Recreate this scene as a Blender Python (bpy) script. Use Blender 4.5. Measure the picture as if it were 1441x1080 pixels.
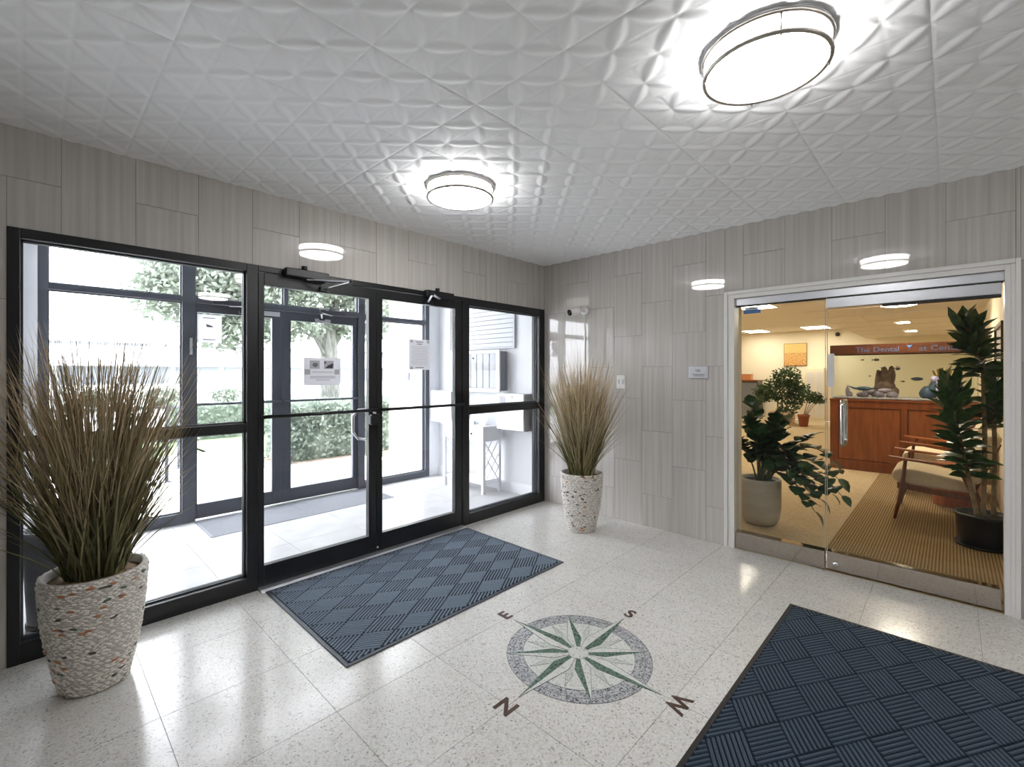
import bpy, math, random
from mathutils import Vector, Matrix, Quaternion
random.seed(7)
sc = bpy.context.scene
COL = sc.collection
for o in list(bpy.data.objects):
    bpy.data.objects.remove(o)

# ------------------------------------------------------------------ camera
H = 2.65                       # lobby ceiling height
CAM = Vector((-4.008, -3.326, 1.437))
YAW = math.radians(43.71)
cd = bpy.data.cameras.new('camera')
cam = bpy.data.objects.new('camera', cd)
COL.objects.link(cam)
cam.location = CAM
cam.rotation_euler = (math.radians(90), 0, YAW - math.radians(90))
cd.sensor_width = 36.0
cd.lens = 36.0 * 647.0 / 1441.0
cd.shift_y = -14.0 / 1441.0
cd.clip_start = 0.02
cd.clip_end = 300
sc.camera = cam

# ------------------------------------------------------------------ world, exposure
w = bpy.data.worlds.new('overcast_sky')
sc.world = w
w.use_nodes = True
bg = w.node_tree.nodes['Background']
bg.inputs[0].default_value = (0.92, 0.95, 1.0, 1)
SKY = 5.6
LAMP = 14.0
OFFICE = 9.0
bg.inputs[1].default_value = SKY
sc.view_settings.view_transform = 'Standard'
sc.view_settings.look = 'None'
sc.view_settings.exposure = 1.2
sc.view_settings.gamma = 1.0
sc.view_settings.use_curve_mapping = False
sc.cycles.use_denoising = True
sc.cycles.max_bounces = 10
sc.cycles.diffuse_bounces = 5
sc.cycles.glossy_bounces = 4
sc.cycles.transparent_max_bounces = 24
sc.cycles.sample_clamp_indirect = 6.0
sc.cycles.caustics_reflective = False
sc.cycles.caustics_refractive = False


# ------------------------------------------------------------------ materials
def lin(r, g, b):
    f = lambda c: c / 12.92 if c <= 0.04045 else ((c + 0.055) / 1.055) ** 2.4
    return (f(r / 255), f(g / 255), f(b / 255), 1)


def mat(name, col, rough=0.5, metal=0.0, spec=0.5, emit=0.0, emitcol=None, coat=0.0):
    m = bpy.data.materials.new(name)
    m.use_nodes = True
    p = m.node_tree.nodes['Principled BSDF']
    p.inputs['Base Color'].default_value = col
    p.inputs['Roughness'].default_value = rough
    p.inputs['Metallic'].default_value = metal
    p.inputs['Specular IOR Level'].default_value = spec
    if coat:
        p.inputs['Coat Weight'].default_value = coat
        p.inputs['Coat Roughness'].default_value = 0.05
    if emit:
        p.inputs['Emission Color'].default_value = emitcol or col
        p.inputs['Emission Strength'].default_value = emit
    return m


class NT:
    def __init__(s, m):
        s.t = m.node_tree
        s.p = s.t.nodes['Principled BSDF']

    def n(s, typ, **kw):
        x = s.t.nodes.new('ShaderNode' + typ)
        for k, v in kw.items():
            if k in x.inputs:
                x.inputs[k].default_value = v
            else:
                setattr(x, k, v)
        return x

    def l(s, a, b):
        s.t.links.new(a, b)

    def ramp(s, fac, stops, const=False):
        r = s.n('ValToRGB')
        e = r.color_ramp
        e.interpolation = 'CONSTANT' if const else 'LINEAR'
        while len(e.elements) < len(stops):
            e.elements.new(0.5)
        for i, (p, c) in enumerate(stops):
            e.elements[i].position = p
            e.elements[i].color = c
        s.l(fac, r.inputs[0])
        return r.outputs[0]


def noisy(name, c1, c2, scale=8, rough=0.5, stretch=(1, 1, 1), detail=4, coords='Object', bump=0.0, lo=0.35, hi=0.65, rnd=0.0, **kw):
    """two-tone noise material, optionally stretched along an axis"""
    m = mat(name, c1, rough, **kw)
    t = NT(m)
    tc = t.n('TexCoord')
    src = tc.outputs[coords]
    if coords == 'World':
        pass
    mp = t.n('Mapping')
    mp.inputs['Scale'].default_value = stretch
    t.l(src, mp.inputs['Vector'])
    vec = mp.outputs[0]
    if rnd:
        oi = t.n('ObjectInfo')
        mu = t.n('Math', operation='MULTIPLY')
        mu.inputs[1].default_value = rnd
        t.l(oi.outputs['Random'], mu.inputs[0])
        ad = t.n('VectorMath', operation='ADD')
        t.l(vec, ad.inputs[0])
        t.l(mu.outputs[0], ad.inputs[1])
        vec = ad.outputs[0]
    nz = t.n('TexNoise', Scale=scale, Detail=detail)
    t.l(vec, nz.inputs['Vector'])
    c = t.ramp(nz.outputs['Fac'], [(lo, c1), (hi, c2)])
    t.l(c, t.p.inputs['Base Color'])
    if bump:
        b = t.n('Bump', Strength=bump, Distance=0.01)
        t.l(nz.outputs['Fac'], b.inputs['Height'])
        t.l(b.outputs[0], t.p.inputs['Normal'])
    return m


def speckle(name, stops, scale=110, rough=0.2, spec=0.5, coat=0.0):
    """terrazzo: voronoi chips coloured at random, in world space"""
    m = mat(name, stops[0][1], rough, spec=spec, coat=coat)
    t = NT(m)
    g = t.n('NewGeometry')
    v = t.n('TexVoronoi', Scale=scale)
    t.l(g.outputs['Position'], v.inputs['Vector'])
    sp = t.n('SeparateColor')
    t.l(v.outputs['Color'], sp.inputs[0])
    c = t.ramp(sp.outputs[0], stops, True)
    nz = t.n('TexNoise', Scale=3.0, Detail=3)
    t.l(g.outputs['Position'], nz.inputs['Vector'])
    c2 = t.ramp(nz.outputs['Fac'], [(0.3, (0.93, 0.93, 0.92, 1)), (0.7, (1, 1, 1, 1))])
    mx = t.n('MixRGB', blend_type='MULTIPLY')
    mx.inputs[0].default_value = 1
    t.l(c, mx.inputs[1])
    t.l(c2, mx.inputs[2])
    t.l(mx.outputs[0], t.p.inputs['Base Color'])
    return m


def glass(name, tint=(0.985, 0.985, 0.99, 1), ior=1.5):
    m = bpy.data.materials.new(name)
    m.use_nodes = True
    t = m.node_tree
    t.nodes.clear()
    out = t.nodes.new('ShaderNodeOutputMaterial')
    mx = t.nodes.new('ShaderNodeMixShader')
    tr = t.nodes.new('ShaderNodeBsdfTransparent')
    gl = t.nodes.new('ShaderNodeBsdfGlossy')
    fr = t.nodes.new('ShaderNodeFresnel')
    ge = t.nodes.new('ShaderNodeNewGeometry')
    sub = t.nodes.new('ShaderNodeMath')
    sub.operation = 'SUBTRACT'
    sub.inputs[0].default_value = 1
    mu = t.nodes.new('ShaderNodeMath')
    mu.operation = 'MULTIPLY'
    tr.inputs[0].default_value = tint
    gl.inputs['Roughness'].default_value = 0.0
    gl.inputs['Color'].default_value = (1, 1, 1, 1)
    fr.inputs['IOR'].default_value = ior
    t.links.new(ge.outputs['Backfacing'], sub.inputs[1])
    t.links.new(fr.outputs[0], mu.inputs[0])
    t.links.new(sub.outputs[0], mu.inputs[1])
    t.links.new(mu.outputs[0], mx.inputs[0])
    t.links.new(tr.outputs[0], mx.inputs[1])
    t.links.new(gl.outputs[0], mx.inputs[2])
    t.links.new(mx.outputs[0], out.inputs[0])
    return m


M = {}
M['terrazzo'] = speckle('terrazzo', [(0.0, lin(216, 215, 211)), (0.42, lin(224, 223, 220)), (0.72, lin(206, 204, 200)),
                                     (0.88, lin(194, 191, 187)), (0.96, lin(164, 161, 158)), (0.988, lin(206, 192, 178))], 150, 0.17, 0.5)
M['terrazzo_light'] = speckle('terrazzo_light', [(0.0, lin(218, 220, 216)), (0.6, lin(205, 208, 204)), (0.9, lin(178, 182, 178))], 140, 0.17)
M['terrazzo_blue'] = speckle('terrazzo_blue', [(0.0, lin(186, 188, 190)), (0.35, lin(158, 160, 165)), (0.65, lin(122, 125, 131)),
                                               (0.85, lin(196, 196, 198)), (0.95, lin(70, 72, 80))], 150, 0.17)
M['terrazzo_green'] = speckle('terrazzo_green', [(0.0, lin(98, 122, 110)), (0.4, lin(82, 106, 94)), (0.7, lin(122, 142, 130)), (0.92, lin(52, 66, 60))], 150, 0.17)
M['terrazzo_pale_green'] = speckle('terrazzo_pale_green', [(0.0, lin(204, 208, 203)), (0.6, lin(190, 196, 190)), (0.9, lin(168, 174, 168))], 150, 0.17)
M['grout'] = mat('grout', lin(150, 147, 142), 0.8)
M['grout_wall'] = mat('grout_wall', lin(120, 116, 112), 0.8)
M['inlay_line'] = mat('inlay_line', lin(84, 86, 86), 0.3)
M['letter_brown'] = mat('letter_brown', lin(78, 56, 48), 0.35)
M['ceiling_white'] = mat('ceiling_white', lin(249, 250, 252), 0.6, spec=0.25)
M['white_paint'] = mat('white_paint', lin(232, 233, 236), 0.5)
M['trim_white'] = mat('trim_white', lin(224, 222, 219), 0.35)
M['white_lacquer'] = mat('white_lacquer', lin(240, 241, 243), 0.3)
M['light_grey'] = mat('light_grey', lin(208, 210, 213), 0.4)
M['mail_grey'] = mat('mail_grey', lin(182, 185, 190), 0.45)
M['mid_grey'] = mat('mid_grey', lin(122, 126, 136), 0.5)
M['dark_grey'] = mat('dark_grey', lin(62, 66, 72), 0.5)
M['wall_tile'] = noisy('wall_tile', lin(178, 173, 168), lin(200, 196, 191), 1.0, 0.03, (38, 38, 0.7), 6, lo=0.28, hi=0.72, rnd=40.0, spec=0.6)
M['lobby_plain'] = mat('lobby_plain', lin(190, 186, 181), 0.4)
M['black_metal'] = mat('black_metal', lin(24, 26, 29), 0.35, spec=0.45)
M['dark_metal'] = mat('dark_metal', lin(60, 63, 70), 0.35, spec=0.5)
M['outer_metal_hazed'] = mat('outer_metal_hazed', lin(72, 77, 87), 0.4, spec=0.5)  # glass reflection and flare put into the grey of the metal
M['chrome'] = mat('chrome', lin(215, 215, 218), 0.08, 1.0)
M['brushed'] = mat('brushed', lin(214, 216, 222), 0.34, 0.8)
M['nickel'] = mat('nickel', lin(186, 180, 174), 0.3, 1.0)
M['polished_sill'] = mat('polished_sill', lin(196, 188, 180), 0.06, 1.0)
M['glass'] = glass('glass')
M['glass_office'] = glass('glass_office', (0.97, 0.97, 0.95, 1))
M['tank_glass'] = glass('tank_glass', (0.96, 0.98, 0.97, 1), 1.25)
M['lamp'] = mat('lamp', (1, 1, 1, 1), 0.4, emit=LAMP, emitcol=(1, 0.985, 0.965, 1))
M['panel_light'] = mat('panel_light', (1, 1, 1, 1), 0.4, emit=OFFICE, emitcol=(1, 0.92, 0.78, 1))
M['down_light'] = mat('down_light', (1, 1, 1, 1), 0.4, emit=OFFICE * 3, emitcol=(1, 0.89, 0.70, 1))
M['office_lamp'] = mat('office_lamp', (1, 1, 1, 1), 0.4, emit=34.0, emitcol=(1, 0.90, 0.73, 1))
M['mat_blue'] = noisy('mat_blue', lin(58, 70, 84), lin(74, 88, 104), 260, 0.95, spec=0.15)
M['mat_blue_lit'] = noisy('mat_blue_lit', lin(108, 121, 138), lin(128, 142, 158), 260, 0.95, spec=0.15)  # lighter copy of the blue pile, sky sheen put into its colour
for q_ in ('mat_blue', 'mat_blue_lit'):
    M[q_].node_tree.nodes['Principled BSDF'].inputs['Sheen Weight'].default_value = 0.35
    M[q_].node_tree.nodes['Principled BSDF'].inputs['Sheen Roughness'].default_value = 0.35
M['mat_blue_dark'] = mat('mat_blue_dark', lin(30, 40, 50), 0.95, spec=0.1)
M['rubber'] = mat('rubber', lin(40, 38, 37), 0.55)
M['rubber_grey'] = mat('rubber_grey', lin(70, 76, 86), 0.5)
M['mat_grey'] = noisy('mat_grey', lin(104, 106, 112), lin(128, 130, 136), 120, 0.95)
M['soil'] = noisy('soil', lin(92, 74, 54), lin(150, 126, 94), 60, 0.95, bump=0.6)
M['soil_dark'] = mat('soil_dark', lin(40, 32, 26), 0.95)
M['pot_body'] = mat('pot_body', lin(186, 181, 173), 0.8)
M['chip_white'] = mat('chip_white', lin(234, 230, 223), 0.6)
M['chip_grey'] = mat('chip_grey', lin(206, 201, 194), 0.6)
M['chip_dark'] = mat('chip_dark', lin(62, 60, 58), 0.5)
M['chip_rust'] = mat('chip_rust', lin(186, 122, 84), 0.6)
M['chip_green'] = mat('chip_green', lin(74, 98, 86), 0.5)


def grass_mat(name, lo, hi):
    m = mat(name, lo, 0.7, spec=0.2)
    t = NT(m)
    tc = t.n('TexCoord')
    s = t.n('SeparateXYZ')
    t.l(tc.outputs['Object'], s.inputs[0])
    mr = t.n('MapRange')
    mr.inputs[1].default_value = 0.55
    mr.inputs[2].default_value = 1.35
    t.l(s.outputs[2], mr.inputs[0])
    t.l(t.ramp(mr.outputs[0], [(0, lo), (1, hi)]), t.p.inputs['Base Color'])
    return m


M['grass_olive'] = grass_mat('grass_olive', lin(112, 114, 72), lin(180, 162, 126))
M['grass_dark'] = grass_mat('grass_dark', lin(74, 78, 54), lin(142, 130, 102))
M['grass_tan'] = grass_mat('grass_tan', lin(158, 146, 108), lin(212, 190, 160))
M['leaf_zz'] = noisy('leaf_zz', lin(30, 66, 40), lin(58, 100, 58), 6, 0.28, rnd=30.0)
M['leaf_dracaena'] = noisy('leaf_dracaena', lin(24, 62, 26), lin(62, 108, 44), 5, 0.35, rnd=30.0)
M['leaf_ficus'] = noisy('leaf_ficus', lin(40, 66, 38), lin(84, 108, 60), 7, 0.45)
M['leaf_ext'] = noisy('leaf_ext', lin(104, 114, 102), lin(148, 156, 143), 3, 0.6)
M['leaf_hedge'] = noisy('leaf_hedge', lin(110, 124, 112), lin(160, 170, 158), 5, 0.6)


def translucent(m, f=0.45):
    t = NT(m)
    tr = t.n('BsdfTranslucent')
    mx = t.n('MixShader')
    mx.inputs[0].default_value = f
    lk_ = t.p.inputs['Base Color'].links
    if lk_:
        t.l(lk_[0].from_socket, tr.inputs[0])
    else:
        tr.inputs[0].default_value = t.p.inputs['Base Color'].default_value
    out = [n for n in t.t.nodes if n.type == 'OUTPUT_MATERIAL'][0]
    t.l(t.p.outputs[0], mx.inputs[1])
    t.l(tr.outputs[0], mx.inputs[2])
    t.l(mx.outputs[0], out.inputs[0])


for q_ in ('leaf_ext', 'leaf_hedge', 'leaf_ficus'):
    translucent(M[q_])
M['stem_green'] = mat('stem_green', lin(70, 84, 48), 0.5)
M['cane'] = noisy('cane', lin(120, 100, 70), lin(150, 128, 92), 20, 0.7)
M['bark'] = noisy('bark', lin(74, 76, 74), lin(116, 117, 113), 6, 0.9, (3, 3, 0.6), bump=0.5)
M['lawn'] = noisy('lawn', lin(104, 126, 88), lin(138, 154, 116), 4, 0.9)
M['concrete'] = noisy('concrete', lin(214, 214, 212), lin(228, 228, 226), 3, 0.8)
M['asphalt'] = mat('asphalt', lin(196, 196, 198), 0.9)
M['mulch'] = noisy('mulch', lin(120, 104, 92), lin(160, 146, 132), 20, 0.95)
M['facade_white'] = mat('facade_white', lin(232, 233, 235), 0.7)
M['facade_grey'] = mat('facade_grey', lin(140, 142, 148), 0.6)
M['window_dark'] = mat('window_dark', lin(120, 126, 134), 0.15)
M['roof_edge'] = mat('roof_edge', lin(96, 98, 102), 0.6)
M['car_paint'] = mat('car_paint', lin(160, 162, 172), 0.25, 0.4)
M['tyre'] = mat('tyre', lin(40, 40, 42), 0.8)
M['vest_tile'] = noisy('vest_tile', lin(182, 182, 182), lin(194, 194, 194), 5, 0.3, rnd=20.0)
M['office_cream'] = mat('office_cream', lin(240, 231, 208), 0.7)
M['office_ceiling'] = mat('office_ceiling', lin(238, 231, 218), 0.8)
M['ceiling_grid'] = mat('ceiling_grid', lin(236, 230, 216), 0.6)
M['carpet'] = noisy('carpet', lin(186, 166, 132), lin(200, 180, 146), 30, 0.95, spec=0.1)
M['wood_dark'] = noisy('wood_dark', lin(112, 58, 28), lin(134, 74, 38), 4, 0.35, (6, 6, 0.8))
M['wood_panel'] = noisy('wood_panel', lin(126, 70, 36), lin(150, 88, 48), 4, 0.3, (6, 6, 0.8))
M['wood_hood'] = noisy('wood_hood', lin(70, 38, 22), lin(86, 48, 28), 4, 0.35, (1, 1, 6))
M['teak'] = noisy('teak', lin(150, 84, 42), lin(180, 106, 58), 6, 0.35, (8, 1, 8))
M['teak_dark'] = noisy('teak_dark', lin(104, 58, 32), lin(130, 76, 42), 6, 0.35, (8, 8, 1))
M['cushion'] = noisy('cushion', lin(226, 212, 184), lin(236, 224, 198), 60, 0.9, spec=0.1)
M['terracotta'] = mat('terracotta', lin(150, 82, 52), 0.7)
M['drum_wood'] = noisy('drum_wood', lin(160, 88, 48), lin(186, 108, 62), 5, 0.3, (6, 6, 1))
M['pot_pale'] = noisy('pot_pale', lin(198, 194, 182), lin(184, 180, 168), 3, 0.5, (1, 1, 4))
M['pot_black'] = mat('pot_black', lin(30, 32, 33), 0.35)
M['pot_pink'] = mat('pot_pink', lin(214, 180, 150), 0.7)
M['rock'] = noisy('rock', lin(110, 88, 74), lin(150, 126, 112), 14, 0.9, bump=0.5)
M['rock_purple'] = noisy('rock_purple', lin(120, 108, 122), lin(160, 148, 160), 14, 0.9, bump=0.5)
M['fish_dark'] = mat('fish_dark', lin(60, 54, 44), 0.4)
M['fish_grey'] = mat('fish_grey', lin(110, 108, 100), 0.4)
M['ray_blue'] = noisy('ray_blue', lin(46, 66, 88), lin(80, 100, 116), 10, 0.5)
M['coral_yellow'] = mat('coral_yellow', lin(206, 168, 70), 0.6)
M['coral_lilac'] = mat('coral_lilac', lin(178, 168, 206), 0.6)
M['gravel'] = speckle('gravel', [(0, lin(200, 196, 200)), (0.5, lin(170, 164, 170)), (0.8, lin(140, 134, 140))], 90, 0.8)
M['paper'] = mat('paper', lin(238, 238, 240), 0.6)
M['paper_grey'] = mat('paper_grey', lin(232, 232, 236), 0.6)
translucent(M['paper'], 0.4)
translucent(M['paper_grey'], 0.4)
M['ink'] = mat('ink', lin(110, 110, 118), 0.7)
M['ink_light'] = mat('ink_light', lin(176, 176, 182), 0.7)
M['ink_dark'] = mat('ink_dark', lin(62, 62, 72), 0.7)
M['blue_sticker'] = mat('blue_sticker', lin(72, 108, 160), 0.5)
M['blue_letter'] = mat('blue_letter', lin(84, 96, 126), 0.4)
M['plastic_white'] = mat('plastic_white', lin(236, 236, 236), 0.3)
M['plastic_black'] = mat('plastic_black', lin(20, 21, 23), 0.15)
M['orange_box'] = mat('orange_box', lin(206, 140, 88), 0.6)
M['art_frame'] = mat('art_frame', lin(70, 50, 34), 0.4)
M['brochure_blue'] = mat('brochure_blue', lin(110, 118, 140), 0.5)


def rug_mat():
    m = mat('rug_weave', lin(150, 126, 88), 0.95, spec=0.1)
    t = NT(m)
    g = t.n('NewGeometry')
    wv = t.n('TexWave', bands_direction='X', Scale=11.0)
    t.l(g.outputs['Position'], wv.inputs['Vector'])
    wv2 = t.n('TexWave', bands_direction='Y', Scale=16.0)
    t.l(g.outputs['Position'], wv2.inputs['Vector'])
    mu = t.n('Math', operation='MULTIPLY')
    t.l(wv.outputs['Fac'], mu.inputs[0])
    t.l(wv2.outputs['Fac'], mu.inputs[1])
    t.l(t.ramp(mu.outputs[0], [(0.05, lin(122, 98, 66)), (0.5, lin(196, 172, 128))]), t.p.inputs['Base Color'])
    b = t.n('Bump', Strength=0.5, Distance=0.01)
    t.l(mu.outputs[0], b.inputs['Height'])
    t.l(b.outputs[0], t.p.inputs['Normal'])
    return m


M['rug'] = rug_mat()


def art_mat():
    m = mat('meadow_painting', lin(232, 190, 110), 0.7)
    t = NT(m)
    tc = t.n('TexCoord')
    s = t.n('SeparateXYZ')
    t.l(tc.outputs['Generated'], s.inputs[0])
    nz = t.n('TexNoise', Scale=24, Detail=1)
    t.l(tc.outputs['Generated'], nz.inputs['Vector'])
    c1 = t.ramp(s.outputs[2], [(0.0, lin(240, 196, 120)), (0.5, lin(244, 208, 140)), (0.62, lin(236, 196, 128)), (1.0, lin(236, 206, 130))])
    c2 = t.ramp(nz.outputs['Fac'], [(0.36, lin(255, 255, 255)), (0.66, lin(176, 120, 70))])
    lt = t.n('Math', operation='LESS_THAN')
    lt.inputs[1].default_value = 0.58
    t.l(s.outputs[2], lt.inputs[0])
    mx = t.n('MixRGB', blend_type='MULTIPLY')
    t.l(lt.outputs[0], mx.inputs[0])
    t.l(c1, mx.inputs[1])
    t.l(c2, mx.inputs[2])
    t.l(mx.outputs[0], t.p.inputs['Base Color'])
    return m


M['painting'] = art_mat()

# ------------------------------------------------------------------ builders
WL = {}      # world location of every object's origin


class MB:
    def __init__(s):
        s.v, s.f, s.m = [], [], []

    def add(s, vs, fs, m=0):
        k = len(s.v)
        s.v += [tuple(p) for p in vs]
        s.f += [tuple(i + k for i in f) for f in fs]
        s.m += [m] * len(fs)
        return s

    def box(s, x0, x1, y0, y1, z0, z1, m=0):
        vs = [(x, y, z) for z in (z0, z1) for y in (y0, y1) for x in (x0, x1)]
        return s.add(vs, [(0, 2, 3, 1), (4, 5, 7, 6), (0, 1, 5, 4), (2, 6, 7, 3), (0, 4, 6, 2), (1, 3, 7, 5)], m)

    def bar(s, a, b, w, t, up=(0, 0, 1), m=0, w2=None, t2=None):
        """rectangular bar from a to b, w across, t along 'up'"""
        a, b = Vector(a), Vector(b)
        d = (b - a).normalized()
        u = Vector(up)
        sx = d.cross(u)
        if sx.length < 1e-5:
            sx = d.cross(Vector((1, 0, 0)))
        sx.normalize()
        u = sx.cross(d).normalized()
        vs = []
        for p, ww, tt in ((a, w, t), (b, w2 or w, t2 or t)):
            for i, j in ((-1, -1), (1, -1), (1, 1), (-1, 1)):
                vs.append(p + sx * ww / 2 * i + u * tt / 2 * j)
        return s.add(vs, [(3, 2, 1, 0), (4, 5, 6, 7), (0, 1, 5, 4), (1, 2, 6, 5), (2, 3, 7, 6), (3, 0, 4, 7)], m)

    def tube(s, path, r, n=8, m=0, closed=False):
        path = [Vector(p) for p in path]
        N = len(path)
        rs = r if isinstance(r, (list, tuple)) else [r] * N
        vs, fs = [], []
        prev = None
        for i, p in enumerate(path):
            if closed:
                d = path[(i + 1) % N] - path[i - 1]
            else:
                d = path[min(i + 1, N - 1)] - path[max(i - 1, 0)]
            d.normalize()
            if prev is None:
                x = d.orthogonal().normalized()
            else:
                x = (prev - d * prev.dot(d)).normalized()
            prev = x
            y = d.cross(x)
            for k in range(n):
                a = 2 * math.pi * k / n
                vs.append(p + (x * math.cos(a) + y * math.sin(a)) * rs[i])
        for i in range(N if closed else N - 1):
            j = (i + 1) % N
            for k in range(n):
                l = (k + 1) % n
                fs.append((i * n + k, i * n + l, j * n + l, j * n + k))
        if not closed:
            fs.append(tuple(range(n - 1, -1, -1)))
            fs.append(tuple((N - 1) * n + k for k in range(n)))
        return s.add(vs, fs, m)

    def lathe(s, prof, c=(0, 0, 0), n=40, m=0):
        vs, fs = [], []
        for r, z in prof:
            for k in range(n):
                a = 2 * math.pi * k / n
                vs.append((c[0] + r * math.cos(a), c[1] + r * math.sin(a), c[2] + z))
        for i in range(len(prof) - 1):
            for k in range(n):
                l = (k + 1) % n
                fs.append((i * n + k, i * n + l, (i + 1) * n + l, (i + 1) * n + k))
        fs.append(tuple(range(n - 1, -1, -1)))
        fs.append(tuple((len(prof) - 1) * n + k for k in range(n)))
        return s.add(vs, fs, m)

    def prism(s, pts, z0, z1, m=0, f=None):
        """polygon extruded along z; f maps (x, y, z) to the place it stands"""
        n = len(pts)
        vs = [(x, y, z0) for x, y in pts] + [(x, y, z1) for x, y in pts]
        if f:
            vs = [f(*p) for p in vs]
        fs = [tuple(range(n - 1, -1, -1)), tuple(range(n, 2 * n))]
        fs += [(i, (i + 1) % n, n + (i + 1) % n, n + i) for i in range(n)]
        return s.add(vs, fs, m)

    def ball(s, c, r, n=10, m=0, jit=0.0):
        rx, ry, rz = r if isinstance(r, (list, tuple)) else (r, r, r)
        vs, fs = [], []
        k = n // 2
        for i in range(k + 1):
            t = math.pi * i / k
            for j in range(n):
                a = 2 * math.pi * j / n
                q = 1 + random.uniform(-jit, jit)
                vs.append((c[0] + rx * q * math.sin(t) * math.cos(a), c[1] + ry * q * math.sin(t) * math.sin(a), c[2] + rz * q * math.cos(t)))
        for i in range(k):
            for j in range(n):
                l = (j + 1) % n
                fs.append((i * n + j, (i + 1) * n + j, (i + 1) * n + l, i * n + l))
        return s.add(vs, fs, m)

    def mesh(s, name, mats, smooth=False, off=(0, 0, 0)):
        me = bpy.data.meshes.new(name)
        me.from_pydata([(a - off[0], b - off[1], c - off[2]) for a, b, c in s.v], [], s.f)
        for x in (mats if isinstance(mats, (list, tuple)) else [mats]):
            me.materials.append(M[x] if isinstance(x, str) else x)
        me.polygons.foreach_set('material_index', s.m)
        if smooth:
            me.polygons.foreach_set('use_smooth', [True] * len(me.polygons))
        me.update()
        return me

    def build(s, name, mats, parent=None, smooth=False, bevel=0.0, base=None):
        """one mesh object; vertices are given in world space"""
        if parent:
            off = WL[parent]
        elif base:
            off = base
        else:
            xs, ys, zs = zip(*s.v)
            off = ((min(xs) + max(xs)) / 2, (min(ys) + max(ys)) / 2, min(zs))
        o = bpy.data.objects.new(name, s.mesh(name, mats, smooth, off))
        COL.objects.link(o)
        if parent:
            o.parent = parent
        else:
            o.location = off
        WL[o] = tuple(off)
        if bevel:
            b = o.modifiers.new('bevel', 'BEVEL')
            b.width = bevel
            b.segments = 2
            b.limit_method = 'ANGLE'
        if smooth == 'auto':
            pass
        return o


def tag(o, label, cat=None, group=None, kind=None):
    o['label'] = label
    if cat:
        o['category'] = cat
    if group:
        o['group'] = group
    if kind:
        o['kind'] = kind
    return o


def thing(name, loc, label, cat, group=None, kind=None):
    o = bpy.data.objects.new(name, None)
    o.empty_display_size = 0.1
    COL.objects.link(o)
    o.location = loc
    WL[o] = tuple(loc)
    return tag(o, label, cat, group, kind)


def inst(name, me, parent, loc, rot=None, scale=None):
    """object sharing mesh data; loc in world space"""
    o = bpy.data.objects.new(name, me)
    COL.objects.link(o)
    if parent:
        pl = WL[parent]
        o.parent = parent
        o.location = (loc[0] - pl[0], loc[1] - pl[1], loc[2] - pl[2])
    else:
        o.location = loc
    if rot is not None:
        o.rotation_mode = 'QUATERNION'
        o.rotation_quaternion = rot
    if scale is not None:
        o.scale = scale
    WL[o] = tuple(loc)
    return o


def text(name, body, size, mats, parent, org, right, up, depth=0.001, align='CENTER', stretch=1.0, bold=0.0):
    """flat lettering: org is the centre, right and up span its plane (world space)"""
    cu = bpy.data.curves.new(name, 'FONT')
    cu.body = body
    cu.size = size
    cu.align_x = align
    cu.align_y = 'CENTER'
    cu.extrude = depth / 2
    cu.offset = bold
    cu.resolution_u = 3
    t = bpy.data.objects.new(name + '_tmp', cu)
    COL.objects.link(t)
    dg = bpy.context.evaluated_depsgraph_get()
    me = bpy.data.meshes.new_from_object(t.evaluated_get(dg))
    bpy.data.objects.remove(t)
    r, u = Vector(right).normalized(), Vector(up).normalized()
    n = r.cross(u)
    for v in me.vertices:
        p = r * v.co.x * stretch + u * v.co.y + n * v.co.z
        v.co = p + Vector(org) - Vector(WL[parent])
    me.materials.clear()
    me.materials.append(M[mats])
    o = bpy.data.objects.new(name, me)
    COL.objects.link(o)
    o.parent = parent
    WL[o] = WL[parent]
    return o


# ================================================================== LOBBY SHELL
X0, Y0 = -6.2, -6.0           # far ends of the lobby behind the camera
OPB = (-3.62, -1.956, 2.115)  # office opening in the right wall: y0, y1, top

# floor with terrazzo tiles
TX, TY = 0.525, 0.5
fo = MB().box(X0, 0.0, Y0, 0.12, -0.06, -0.002).build('floor', 'grout')
tag(fo, 'white speckled terrazzo tile floor of the lobby', kind='structure')
xs = [-2.06 + TX * k for k in range(-9, 6)]
ys = [-1.94 + TY * k for k in range(-9, 6)]
cache = {}
for i in range(len(xs) - 1):
    for j in range(len(ys) - 1):
        a, b = max(xs[i], X0), min(xs[i + 1], 0.0)
        c, d = max(ys[j], Y0), min(ys[j + 1], 0.0)
        if b - a < 0.02 or d - c < 0.02:
            continue
        key = (round(b - a, 3), round(d - c, 3))
        if key not in cache:
            hx, hy = key[0] / 2 - 0.0011, key[1] / 2 - 0.0011
            cache[key] = MB().box(-hx, hx, -hy, hy, -0.0035, 0).mesh('floor_tile', 'terrazzo')
        inst('floor_tile', cache[key], fo, ((a + b) / 2, (c + d) / 2, 0))

# pressed ceiling tiles: four by four cells, a petal on the diagonal of each
PX, PY = 0.513, 0.5


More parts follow.
